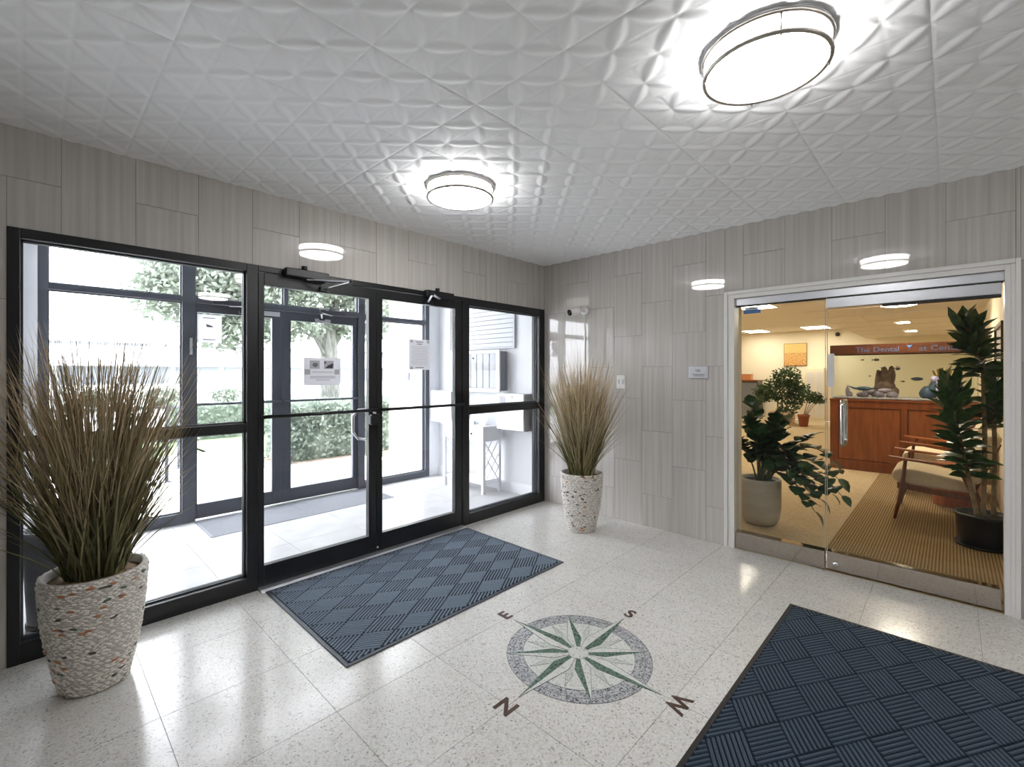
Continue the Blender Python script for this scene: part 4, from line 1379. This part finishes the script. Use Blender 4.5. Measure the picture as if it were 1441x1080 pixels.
# lounge chairs
def lounge_chair(x, label):
    """open armed timber lounge chair facing +y, x is its near side"""
    W = 0.70
    yF, yB = -2.90, -3.46
    t = thing('lounge_chair', (x + W / 2, -3.2, 0.006), label, 'chair', 'wooden lounge chairs in the waiting area')
    for xa in (x, x + W):
        sx = 1 if xa == x else -1
        MB().tube([(xa - 0.02 * sx, yF - 0.02, 0.0105), (xa + 0.005 * sx, yF - 0.07, 0.30), (xa, yF - 0.10, 0.585)], [0.013, 0.021, 0.015], 10).build('leg', 'teak_dark', t, True)
        MB().tube([(xa - 0.02 * sx, yB - 0.12, 0.0105), (xa + 0.005 * sx, yB - 0.02, 0.30), (xa, yB + 0.08, 0.555)], [0.013, 0.021, 0.015], 10).build('leg', 'teak_dark', t, True)
        am = MB()
        ap = [(xa, yF + 0.03, 0.612), (xa, yF - 0.10, 0.600), (xa, yF - 0.32, 0.585), (xa, yB + 0.02, 0.572)]
        for p, q, w1, w2 in ((ap[0], ap[1], 0.035, 0.055), (ap[1], ap[2], 0.055, 0.06), (ap[2], ap[3], 0.06, 0.04)):
            am.bar(p, q, w1, 0.022, (0, 0, 1), 0, w2)
        am.build('armrest', 'teak', t, bevel=0.006)
        MB().bar((xa + 0.02 * sx, yF - 0.05, 0.335), (xa + 0.02 * sx, yB, 0.290), 0.022, 0.055).build('side_rail', 'teak_dark', t, bevel=0.004)
    MB().bar((x, yF - 0.05, 0.335), (x + W, yF - 0.05, 0.335), 0.025, 0.055).build('front_rail', 'teak_dark', t, bevel=0.004)
    prof = [(yF + 0.0, 0.385), (yF + 0.012, 0.42), (yF, 0.465), (yF - 0.05, 0.495), (yF - 0.16, 0.50), (yF - 0.36, 0.468), (yB - 0.02, 0.43), (yB - 0.03, 0.335), (yF - 0.40, 0.335), (yF - 0.10, 0.355), (yF - 0.03, 0.362)]
    MB().prism(prof, x + 0.045, x + W - 0.045, f=lambda y, z, q: (q, y, z)).build('seat_cushion', 'cushion', t, bevel=0.02)
    bk = [(yB + 0.06, 0.43), (yB - 0.02, 0.66), (yB - 0.10, 0.86), (yB - 0.14, 0.88), (yB - 0.20, 0.86), (yB - 0.12, 0.62), (yB - 0.05, 0.42)]
    MB().prism(bk, x + 0.05, x + W - 0.05, f=lambda y, z, q: (q, y, z)).build('back_cushion', 'cushion', t, bevel=0.02)
    for xa in (x + 0.10, x + W - 0.10):
        MB().tube([(xa, yB, 0.29), (xa, yB - 0.18, 0.80)], 0.013, 8).build('back_post', 'teak_dark', t, True)
    return t


lounge_chair(1.90, 'teak lounge chair with cream cushion beside the black palm pot')
lounge_chair(3.27, 'teak lounge chair with cream cushion beside the aquarium cabinet')
t = thing('drum_table', (2.93, -3.36, 0.006), 'round reddish wooden drum table between the lounge chairs', 'table')
MB().lathe([(0.185, 0), (0.19, 0.01), (0.19, 0.40), (0.185, 0.41)], (2.93, -3.36, 0.006), 36).build('drum', 'drum_wood', t, True)
MB().lathe([(0.20, 0.411), (0.205, 0.42), (0.205, 0.432), (0.20, 0.44)], (2.93, -3.36, 0.006), 36).build('tabletop', 'teak', t, True)

# framed picture on the right office wall
t = thing('framed_picture', (2.95, OYr, 1.30), 'dark framed picture on the wall above the lounge chairs', 'picture')
b = MB()
b.box(2.45, 3.45, OYr, OYr + 0.03, 1.31, 1.35).box(2.45, 3.45, OYr, OYr + 0.03, 1.91, 1.95).box(2.45, 2.49, OYr, OYr + 0.03, 1.35, 1.91).box(3.41, 3.45, OYr, OYr + 0.03, 1.35, 1.91)
b.build('frame', 'art_frame', t)
MB().box(2.49, 3.41, OYr + 0.002, OYr + 0.012, 1.35, 1.91).build('picture_sheet', 'light_grey', t)

# leaf mesh shared by the potted plants: folded blade along +x
lf = MB()
pr = [(0, 0), (0.16, 0.34), (0.42, 0.5), (0.72, 0.36), (1.0, 0.0)]
vs = [(x, 0, -0.10 * math.sin(x * math.pi) * -1) for x, _ in pr]
vs += [(x, w_, 0.10 * math.sin(x * math.pi) + 0.12 * w_) for x, w_ in pr[1:4]] + [(x, -w_, 0.10 * math.sin(x * math.pi) + 0.12 * w_) for x, w_ in pr[1:4]]
lf.add(vs, [(0, 1, 5), (1, 2, 6, 5), (2, 3, 7, 6), (3, 4, 7), (0, 8, 1), (1, 8, 9, 2), (2, 9, 10, 3), (3, 10, 4)])
LEAF_ZZ = lf.mesh('leaf', 'leaf_zz', True)
LEAF_DR = lf.mesh('leaf', 'leaf_dracaena', True)


def aim(d, up=(0, 0, 1)):
    d = Vector(d).normalized()
    u = Vector(up)
    y = u.cross(d)
    if y.length < 1e-4:
        y = Vector((0, 1, 0))
    y.normalize()
    z = d.cross(y)
    return Matrix((d, y, z)).transposed().to_quaternion()


# ZZ plant in a pale pot right behind the glass
px, py = 0.85, -1.99
t = thing('potted_zz_plant', (px, py, 0), 'arching glossy green plant in a pale grey pot behind the fixed glass', 'plant')
MB().lathe([(0.12, 0), (0.14, 0.012), (0.168, 0.06), (0.18, 0.16), (0.182, 0.40), (0.178, 0.432), (0.170, 0.436), (0.163, 0.43), (0.160, 0.38)], (px, py, 0), 40).build('pot', 'pot_pale', t, True)
MB().lathe([(0.01, 0.405), (0.162, 0.40), (0.162, 0.37)][::-1], (px, py, 0), 28).build('soil', 'soil_dark', t)
rz = random.Random(5)
tips = [(-0.10, -0.66, 0.40), (0.0, -0.62, 0.52), (-0.14, -0.47, 0.24), (-0.05, -0.50, 0.33), (0.05, -0.42, 0.86), (-0.1, -0.36, 0.66), (0.1, 0.10, 1.12), (-0.06, 0.06, 0.98), (-0.18, -0.06, 0.86),
        (0.18, -0.18, 0.98), (-0.10, -0.22, 0.88), (0.25, 0.16, 0.92), (-0.2, 0.16, 0.8), (0.12, -0.55, 0.66), (-0.22, -0.28, 0.60), (0.0, -0.14, 1.02), (-0.16, -0.40, 0.46), (-0.02, -0.34, 0.52), (0.04, -0.56, 0.38), (-0.2, -0.12, 0.66)]
for k, (dx, dy, tz_) in enumerate(tips):
    p0 = Vector((px + dx * 0.2, py + dy * 0.12, 0.40))
    p3 = Vector((px + dx, py + dy, tz_))
    L = (p3 - p0).length
    p1 = p0 + Vector((dx * 0.15, dy * 0.15, L * 0.55))
    p2 = p3 + Vector((-dx * 0.25, -dy * 0.25, 0.22 if tz_ < 0.75 else -0.05))
    bez = lambda s: p0 * (1 - s) ** 3 + p1 * 3 * s * (1 - s) ** 2 + p2 * 3 * s * s * (1 - s) + p3 * s ** 3
    path = [bez(q / 10) for q in range(11)]
    st = MB().tube(path, [0.009 - 0.0006 * q for q in range(11)], 6).build('stem', 'stem_green', t, True)
    nl = 8
    for q in range(nl):
        s = 0.28 + 0.72 * q / (nl - 1)
        p = bez(s)
        d = (bez(min(1, s + 0.03)) - bez(s - 0.03)).normalized()
        side = d.cross(Vector((0, 0, 1)))
        if side.length < 0.1:
            side = Vector((1, 0, 0))
        side.normalize()
        if q == nl - 1:
            dirs = [d]
        else:
            dirs = [(d * 0.55 + side * e * 0.85 + Vector((rz.uniform(-.2, .2), rz.uniform(-.2, .2), rz.uniform(-.1, .25)))).normalized() for e in (-1, 1)]
        for dd in dirs:
            sc_ = rz.uniform(0.105, 0.145)
            inst('leaf', LEAF_ZZ, st, p, aim(dd, (rz.uniform(-.4, .4), rz.uniform(-.4, .4), 1)), (sc_, sc_ * 0.95, sc_))

# dracaena in a black pot
px, py = 1.44, -3.515
t = thing('potted_dracaena', (px, py, 0.006), 'tall dark green palm-like plant with canes in a black pot', 'plant')
MB().lathe([(0.135, 0.0), (0.14, 0.004), (0.150, 0.02), (0.168, 0.235), (0.176, 0.24), (0.176, 0.262), (0.168, 0.265), (0.160, 0.255), (0.156, 0.22)], (px, py, 0.014), 36).build('pot', 'pot_black', t, True)
MB().lathe([(0.14, 0), (0.172, 0.004), (0.18, 0.022), (0.172, 0.022), (0.15, 0.008)], (px, py, 0.006), 36).build('saucer', 'pot_black', t, True)
MB().lathe([(0.01, 0.245), (0.158, 0.24), (0.155, 0.20)][::-1], (px, py, 0.006), 28).build('soil', 'soil_dark', t)
canes = [([(px - 0.01, py + 0.0, 0.23), (px, py - 0.01, 0.9), (px, py + 0.0, 1.5), (px - 0.02, py + 0.10, 1.82)], 1.40, 64, 0.215),
         ([(px - 0.05, py + 0.03, 0.23), (px - 0.06, py + 0.09, 0.6), (px - 0.05, py + 0.16, 1.0), (px - 0.05, py + 0.19, 1.32)], 0.58, 96, 0.215),
         ([(px + 0.06, py - 0.06, 0.23), (px + 0.06, py - 0.07, 0.8), (px + 0.05, py - 0.06, 1.30)], 0.98, 46, 0.19)]
for path, zl, n, L in canes:
    path = [Vector(p) for p in path]
    dense = []
    for a, b in zip(path[:-1], path[1:]):
        dense += [a.lerp(b, k / 6) for k in range(6)]
    dense.append(path[-1])
    cn = MB().tube(dense, [0.017 - 0.004 * k / len(dense) for k in range(len(dense))], 8).build('cane', 'cane', t, True)
    top = path[-1].z
    for k in range(n):
        z = zl + (top - zl) * k / (n - 1)
        p = min(dense, key=lambda q: abs(q.z - z)).copy()
        p.z = z
        a = k * 2.399
        f = (k / (n - 1))
        el = 0.0 + 1.15 * f ** 1.6 + rz.uniform(-0.15, 0.15)
        dd = Vector((math.cos(a) * math.cos(el), math.sin(a) * math.cos(el), math.sin(el)))
        l_ = L * rz.uniform(0.8, 1.1)
        if p.y + dd.y * l_ < OYr + 0.02:
            l_ = max(0.06, (p.y - OYr - 0.03) / max(0.05, -dd.y))
            l_ = min(l_, L)
        inst('leaf', LEAF_DR, cn, p, aim(dd, (rz.uniform(-1, 1), rz.uniform(-1, 1), 0.9)), (l_, 0.078, l_ * 0.8))


def leaf_cloud(blobs, n, size, rnd, mat_=0):
    """loose leaves filling ellipsoids: (centre, radii, weight)"""
    b = MB()
    tot = sum(q[2] for q in blobs)
    for c, r, w_ in blobs:
        for k in range(int(n * w_ / tot)):
            u = Vector((rnd.gauss(0, 1), rnd.gauss(0, 1), rnd.gauss(0, 1))).normalized() * rnd.uniform(0.45, 1.03)
            p = Vector((c[0] + u.x * r[0], c[1] + u.y * r[1], c[2] + u.z * r[2]))
            d = Vector((rnd.gauss(0, 1), rnd.gauss(0, 1), rnd.gauss(-0.3, 0.7))).normalized()
            e = d.cross(Vector((rnd.gauss(0, 1), rnd.gauss(0, 1), rnd.gauss(0, 1)))).normalized()
            s = size * rnd.uniform(0.7, 1.25)
            b.add([p, p + d * s * 0.5 + e * s * 0.28, p + d * s, p + d * s * 0.5 - e * s * 0.28], [(0, 1, 2, 3)], mat_)
    return b


rt = random.Random(9)
# weeping fig in a trough and a slim plant in a terracotta pot at the back
t = thing('potted_fig', (10.9, 0.2, 0), 'large bushy fig in a pale trough near the office back wall', 'plant')
b = MB()
b.prism([(10.62, -0.08), (11.18, -0.08), (11.18, 0.50), (10.62, 0.50)], 0, 0.34)
b.build('trough', 'pot_pink', t, bevel=0.02)
for k in range(3):
    MB().tube([(10.9, 0.1 + 0.1 * k, 0.33), (10.9 + 0.05 * k, 0.05 + 0.14 * k, 0.7), (10.9, 0.0 + 0.2 * k, 1.2)], [0.022, 0.018, 0.010], 8).build('stem', 'cane', t, True)
o = leaf_cloud([((10.9, 0.25, 0.95), (0.40, 0.66, 0.38), 5), ((10.9, 0.08, 1.35), (0.3, 0.42, 0.30), 3), ((10.9, -0.22, 0.88), (0.28, 0.30, 0.34), 2.5), ((10.9, 0.62, 0.85), (0.3, 0.36, 0.24), 2), ((10.7, -0.02, 0.50), (0.2, 0.3, 0.25), 1)], 3400, 0.085, rt).build('foliage', 'leaf_ficus', t)
o['kind'] = 'stuff'
t = thing('potted_shrub', (10.5, -0.42, 0), 'slim leaning shrub in a terracotta pot beside the bushy fig', 'plant')
MB().lathe([(0.09, 0), (0.10, 0.01), (0.135, 0.27), (0.145, 0.27), (0.145, 0.315), (0.135, 0.32), (0.125, 0.30), (0.12, 0.26)], (10.5, -0.42, 0), 28).build('pot', 'terracotta', t, True)
for k in range(4):
    MB().tube([(10.5, -0.42 - 0.02 * k, 0.27), (10.5, -0.48 - 0.05 * k, 0.55), (10.5, -0.52 - 0.12 * k, 0.80)], [0.010, 0.008, 0.005], 6).build('stem', 'cane', t, True)
o = leaf_cloud([((10.5, -0.66, 0.80), (0.13, 0.22, 0.16), 3), ((10.5, -0.80, 0.72), (0.12, 0.16, 0.10), 1)], 420, 0.075, rt).build('foliage', 'leaf_ficus', t)
o['kind'] = 'stuff'

t = thing('storage_cabinet', (12.35, -0.35, 0), 'tall cream cabinet below the meadow painting', 'cabinet')
MB().box(12.22, 12.495, -0.60, -0.14, 0, 1.60).build('body', 'office_cream', t)
for a, b_ in ((-0.595, -0.375), (-0.365, -0.145)):
    d_ = MB().box(12.205, 12.22, a, b_, 0.08, 1.57).build('door', 'office_cream', t, bevel=0.004)
    MB().box(12.196, 12.205, a + 0.03, b_ - 0.03, 0.14, 1.5).build('door_panel', 'trim_white', d_)
t = thing('meadow_painting', (12.49, 0.2, 1.68), 'square golden meadow painting on the office back wall', 'painting')
MB().box(12.462, 12.498, -0.10, 0.50, 1.69, 2.37).build('canvas', 'painting', t)
MB().box(12.47, 12.499, -0.11, 0.51, 1.68, 2.38).build('stretcher', 'art_frame', t)
t = thing('low_cabinet', (11.9, 1.5, 0), 'dark low cabinet with brown top at the office back wall', 'cabinet')
MB().box(11.65, 12.2, 1.05, 2.2, 0, 1.18).build('body', 'dark_grey', t)
MB().box(11.62, 12.22, 1.03, 2.22, 1.18, 1.23).build('top', 'wood_dark', t, bevel=0.003)
for k in range(2):
    MB().box(11.636, 11.65, 1.07 + 0.57 * k, 1.61 + 0.57 * k, 0.06, 1.15).build('door', 'mid_grey', t)
t = thing('orange_carton', (11.9, 1.42, 1.23), 'small orange box on the dark low cabinet', 'box')
MB().box(11.8, 12.0, 1.28, 1.62, 1.23, 1.40).build('carton_body', 'orange_box', t, bevel=0.003)
MB().box(11.795, 12.005, 1.275, 1.625, 1.40, 1.42).build('lid', 'orange_box', t)
t = thing('dome_camera', (12.5, -0.89, 2.45), 'small black dome camera high on the office back wall', 'camera')
MB().tube([(12.5, -0.89, 2.60), (12.45, -0.89, 2.60)], 0.06, 16).build('mount', 'plastic_black', t, True)
MB().ball((12.43, -0.89, 2.59), 0.055, 14).build('dome', 'plastic_black', t, True)

# ================================================================== OUTSIDE
gr = thing('ground_outside', (0, 20, 0), 'bright pavement, lawn and street outside the entrance', None, kind='structure')
gw = MB()
gw.box(-12, 0.05, VY + 0.12, 4.25, -0.08, -0.01)
gw.box(-12, -1.75, 4.25, 6.6, -0.08, -0.01)
gw.build('walkway', 'concrete', gr)
lw = MB()
lw.prism([(-1.75, 4.25), (14, 4.25), (14, 9.6), (-1.9, 9.6)], -0.10, -0.012)
lw.prism([(-14, 6.6), (-1.75, 6.6), (-1.9, 11.0), (-14, 12.5)], -0.10, -0.012)
lw.build('lawn', 'lawn', gr)
MB().prism([(-1.55, 4.26), (0.9, 4.26), (0.9, 5.2), (-1.45, 5.2)], -0.02, 0.0).build('mulch_bed', 'mulch', gr)
MB().box(-60, 80, 9.6, 29, -0.6, -0.46).build('street', 'asphalt', gr)
MB().box(-60, 80, 26.5, 60, -0.6, -0.42).build('far_verge', 'lawn', gr)


def hedge(x0, x1, y0, y1, z, n, label, size):
    t = thing('hedge', ((x0 + x1) / 2, (y0 + y1) / 2, 0), label, 'hedge')
    MB().box(x0 + 0.08, x1 - 0.08, y0 + 0.08, y1 - 0.08, -0.012, z - 0.08).build('inner_growth', 'leaf_hedge', t)
    b = MB()
    for k in range(n):
        f = rt.random()
        p = Vector((rt.uniform(x0, x1), rt.uniform(y0, y1), rt.uniform(0.02, z)))
        if f < 0.42:
            p.y = y0 + rt.uniform(0, 0.12)
        elif f < 0.78:
            p.z = z - rt.uniform(0, 0.10)
        elif f < 0.9:
            p.x = x0 + rt.uniform(0, 0.12)
        d = Vector((rt.gauss(0, 1), rt.gauss(-0.5, 1), rt.gauss(0.4, 1))).normalized()
        e = d.cross(Vector((rt.gauss(0, 1), rt.gauss(0, 1), rt.gauss(0, 1)))).normalized()
        s = size * rt.uniform(0.7, 1.3)
        b.add([p, p + d * s * 0.5 + e * s * 0.3, p + d * s, p + d * s * 0.5 - e * s * 0.3], [(0, 1, 2, 3)])
    o = b.build('foliage', 'leaf_hedge', t)
    o['kind'] = 'stuff'


hedge(-1.30, 0.75, 4.32, 5.05, 0.90, 5200, 'clipped green hedge close to the outer glass doors', 0.085)
hedge(-1.95, 4.5, 8.45, 9.2, 0.76, 5200, 'low green hedge at the far edge of the lawn', 0.09)

# railing
t = thing('hand_railing', (-2.76, 4.23, 0), 'grey pipe hand railing along the entrance walkway', 'railing')
for z in (0.99, 0.55):
    MB().tube([(-6.5, 4.55, z), (-4.6, 4.40, z), (-2.76, 4.23, z), (-2.55, 4.55, z - 0.03), (-2.45, 5.2, z - 0.12)], 0.021, 8).build('rail', 'outer_metal_hazed', t, True)
for x, y, z in ((-6.5, 4.55, 0.99), (-4.6, 4.40, 0.99), (-2.76, 4.23, 0.99), (-2.45, 5.2, 0.87)):
    p_ = MB().tube([(x, y, -0.012), (x, y, z)], 0.021, 8).build('post', 'outer_metal_hazed', t, True)
    MB().lathe([(0.05, 0), (0.05, 0.012), (0.025, 0.02)], (x, y, -0.011), 14).build('post_foot', 'outer_metal_hazed', p_)


def tree(x, y, z0, th, blobs, n, size, label, trunk_r, limbs):
    t = thing('street_tree', (x, y, z0), label, 'tree', 'trees along the street')
    tk_ = MB().tube([(x, y, z0), (x + 0.03, y, z0 + th * 0.5), (x - 0.02, y, z0 + th), (x + 0.05, y, z0 + th * 1.6)], [trunk_r * 1.25, trunk_r, trunk_r * 0.85, trunk_r * 0.45], 14).build('trunk', 'bark', t, True)
    for a, b_, r in limbs:
        m_ = tuple((p + q) / 2 + d for p, q, d in zip(a, b_, (0, 0, 0.25)))
        MB().tube([a, m_, b_], [r, r * 0.7, r * 0.3], 8).build('branch', 'bark', t, True)
    o = leaf_cloud(blobs, n, size, rt).build('foliage', 'leaf_ext', t)
    o['kind'] = 'stuff'


tree(2.05, 9.9, -0.4, 2.9,
     [((1.9, 9.6, 4.4), (2.2, 1.6, 1.1), 8), ((0.3, 9.4, 3.7), (1.6, 1.2, 0.9), 5), ((-0.9, 9.6, 3.4), (1.3, 1.1, 1.0), 4), ((-1.9, 9.6, 3.3), (0.8, 0.9, 0.6), 1.2), ((-0.4, 9.5, 4.3), (1.6, 1.1, 0.9), 4.5), ((-1.5, 9.6, 3.9), (1.1, 1.0, 0.8), 2.2), ((3.6, 10.0, 4.2), (1.9, 1.5, 1.5), 5), ((0.4, 9.5, 2.75), (1.3, 1.0, 0.45), 2.5), ((1.5, 9.8, 5.6), (2.8, 1.8, 1.0), 6), ((-0.7, 9.4, 2.5), (0.9, 0.8, 0.5), 1.5), ((2.9, 9.6, 3.0), (1.0, 0.8, 0.6), 2)],
     32000, 0.155, 'big leafy tree with a grey trunk behind the hedges', 0.27,
     [((2.0, 9.9, 2.0), (0.6, 9.6, 3.5), 0.13), ((2.1, 9.9, 2.2), (3.5, 10.0, 4.0), 0.14), ((2.0, 9.85, 1.8), (1.0, 9.4, 2.6), 0.06), ((2.05, 9.9, 2.5), (-0.8, 9.6, 3.4), 0.08), ((2.1, 9.9, 2.4), (2.2, 9.3, 4.2), 0.1)])
tree(-7.5, 21, -0.4, 1.8, [((-7.5, 21, 3.4), (1.3, 1.2, 1.2), 3), ((-8.4, 21, 2.8), (1.0, 1.0, 0.9), 2)], 2200, 0.2, 'small leafy tree across the street by the low building', 0.13, [])

# low building across the street
t = thing('low_building', (2, 31, -0.42), 'long low flat-roofed white building across the street', 'building')
MB().box(-16, 22, 30, 38, -0.42, 3.0).build('wall', 'facade_white', t)
MB().box(-16.2, 22.2, 29.8, 38.2, 3.0, 3.16).build('roof', 'roof_edge', t)
MB().box(-16, 22, 29.4, 30, 1.86, 1.98).build('canopy', 'facade_white', t)
for k in range(15):
    x = -15.6 + 2.5 * k
    w_ = MB().box(x, x + 2.3, 29.96, 30.0, 0.85, 1.84).build('window', 'facade_grey', t)
    MB().box(x + 0.08, x + 1.11, 29.94, 29.96, 0.93, 1.76).build('pane', 'window_dark', w_)
    MB().box(x + 1.19, x + 2.22, 29.94, 29.96, 0.93, 1.76).build('pane', 'window_dark', w_)
for k in range(6):
    x = -11 + 3.1 * k + rt.uniform(-0.5, 0.5)
    t = thing('foundation_shrub', (x, 28.6, -0.42), 'rounded pale shrub at the foot of the low building', 'shrub', 'shrubs along the low building')
    o = leaf_cloud([((x, 28.6, 0.15), (0.9, 0.7, 0.6), 1)], 500, 0.22, rt).build('foliage', 'leaf_ext', t)
    o['kind'] = 'stuff'
    MB().tube([(x, 28.6, -0.42), (x, 28.6, 0.1)], 0.05, 6).build('stem', 'bark', t)

# parked car
cx, cy, cz = 3.0, 18.0, -0.46
t = thing('parked_car', (cx + 2.1, cy, cz), 'silver grey car parked on the street', 'car')
bp = [(0, 0.32), (0.05, 0.72), (0.9, 0.86), (1.45, 1.34), (2.0, 1.44), (2.9, 1.40), (3.6, 0.98), (4.15, 0.90), (4.25, 0.40), (4.15, 0.28), (0.1, 0.28)]
MB().prism([(cx + a, cz + b_) for a, b_ in bp], cy, cy + 1.7, f=lambda x, z, y: (x, y, z)).build('car_body', 'car_paint', t, bevel=0.06)
for w_ in ([(1.1, 0.90), (1.52, 1.28), (2.05, 1.36), (2.05, 0.90)], [(2.15, 0.90), (2.15, 1.36), (2.85, 1.33), (3.35, 0.98), (3.3, 0.92)]):
    MB().prism([(cx + a, cz + b_) for a, b_ in w_], cy - 0.012, cy + 0.005, f=lambda x, z, y: (x, y, z)).build('side_window', 'window_dark', t)
for wx in (0.8, 3.4):
    for wy in (cy + 0.02, cy + 1.48):
        w_ = MB().tube([(cx + wx, wy - 0.06, cz + 0.31), (cx + wx, wy + 0.2, cz + 0.31)], 0.31, 20).build('wheel', 'tyre', t)
        MB().tube([(cx + wx, wy - 0.07, cz + 0.31), (cx + wx, wy - 0.06, cz + 0.31)], 0.19, 16).build('hub_cap', 'brushed', w_)

# fittings on the white outside wall
ex = 0.05
t = thing('wall_notice', (ex, 3.05, 1.30), 'white poster with grey lines on the white outside wall', 'notice')
MB().box(ex - 0.004, ex, 2.90, 3.10, 1.31, 1.60).build('sheet', 'paper_grey', t)
for z, f in ((1.575, 0.8), (1.35, 0.8)):
    MB().box(ex - 0.005, ex - 0.004, 3.0 - 0.08 * f, 3.0 + 0.08 * f, z - 0.008, z + 0.008).build('text_line', 'ink', t)
MB().prism([(2.97, 1.41), (3.03, 1.41), (3.01, 1.44), (2.985, 1.44)], ex - 0.005, ex - 0.004, f=lambda y, z, x: (x, y, z)).build('printed_picture', 'ink', t)
t = thing('entry_keypad', (ex, 2.80, 1.20), 'grey entry keypad box on the white outside wall', 'keypad')
MB().box(ex - 0.05, ex, 2.735, 2.86, 1.335, 1.455).build('keypad_head', 'mid_grey', t, bevel=0.005)
MB().box(ex - 0.04, ex, 2.74, 2.855, 1.19, 1.333).build('keypad_box', 'light_grey', t, bevel=0.005)
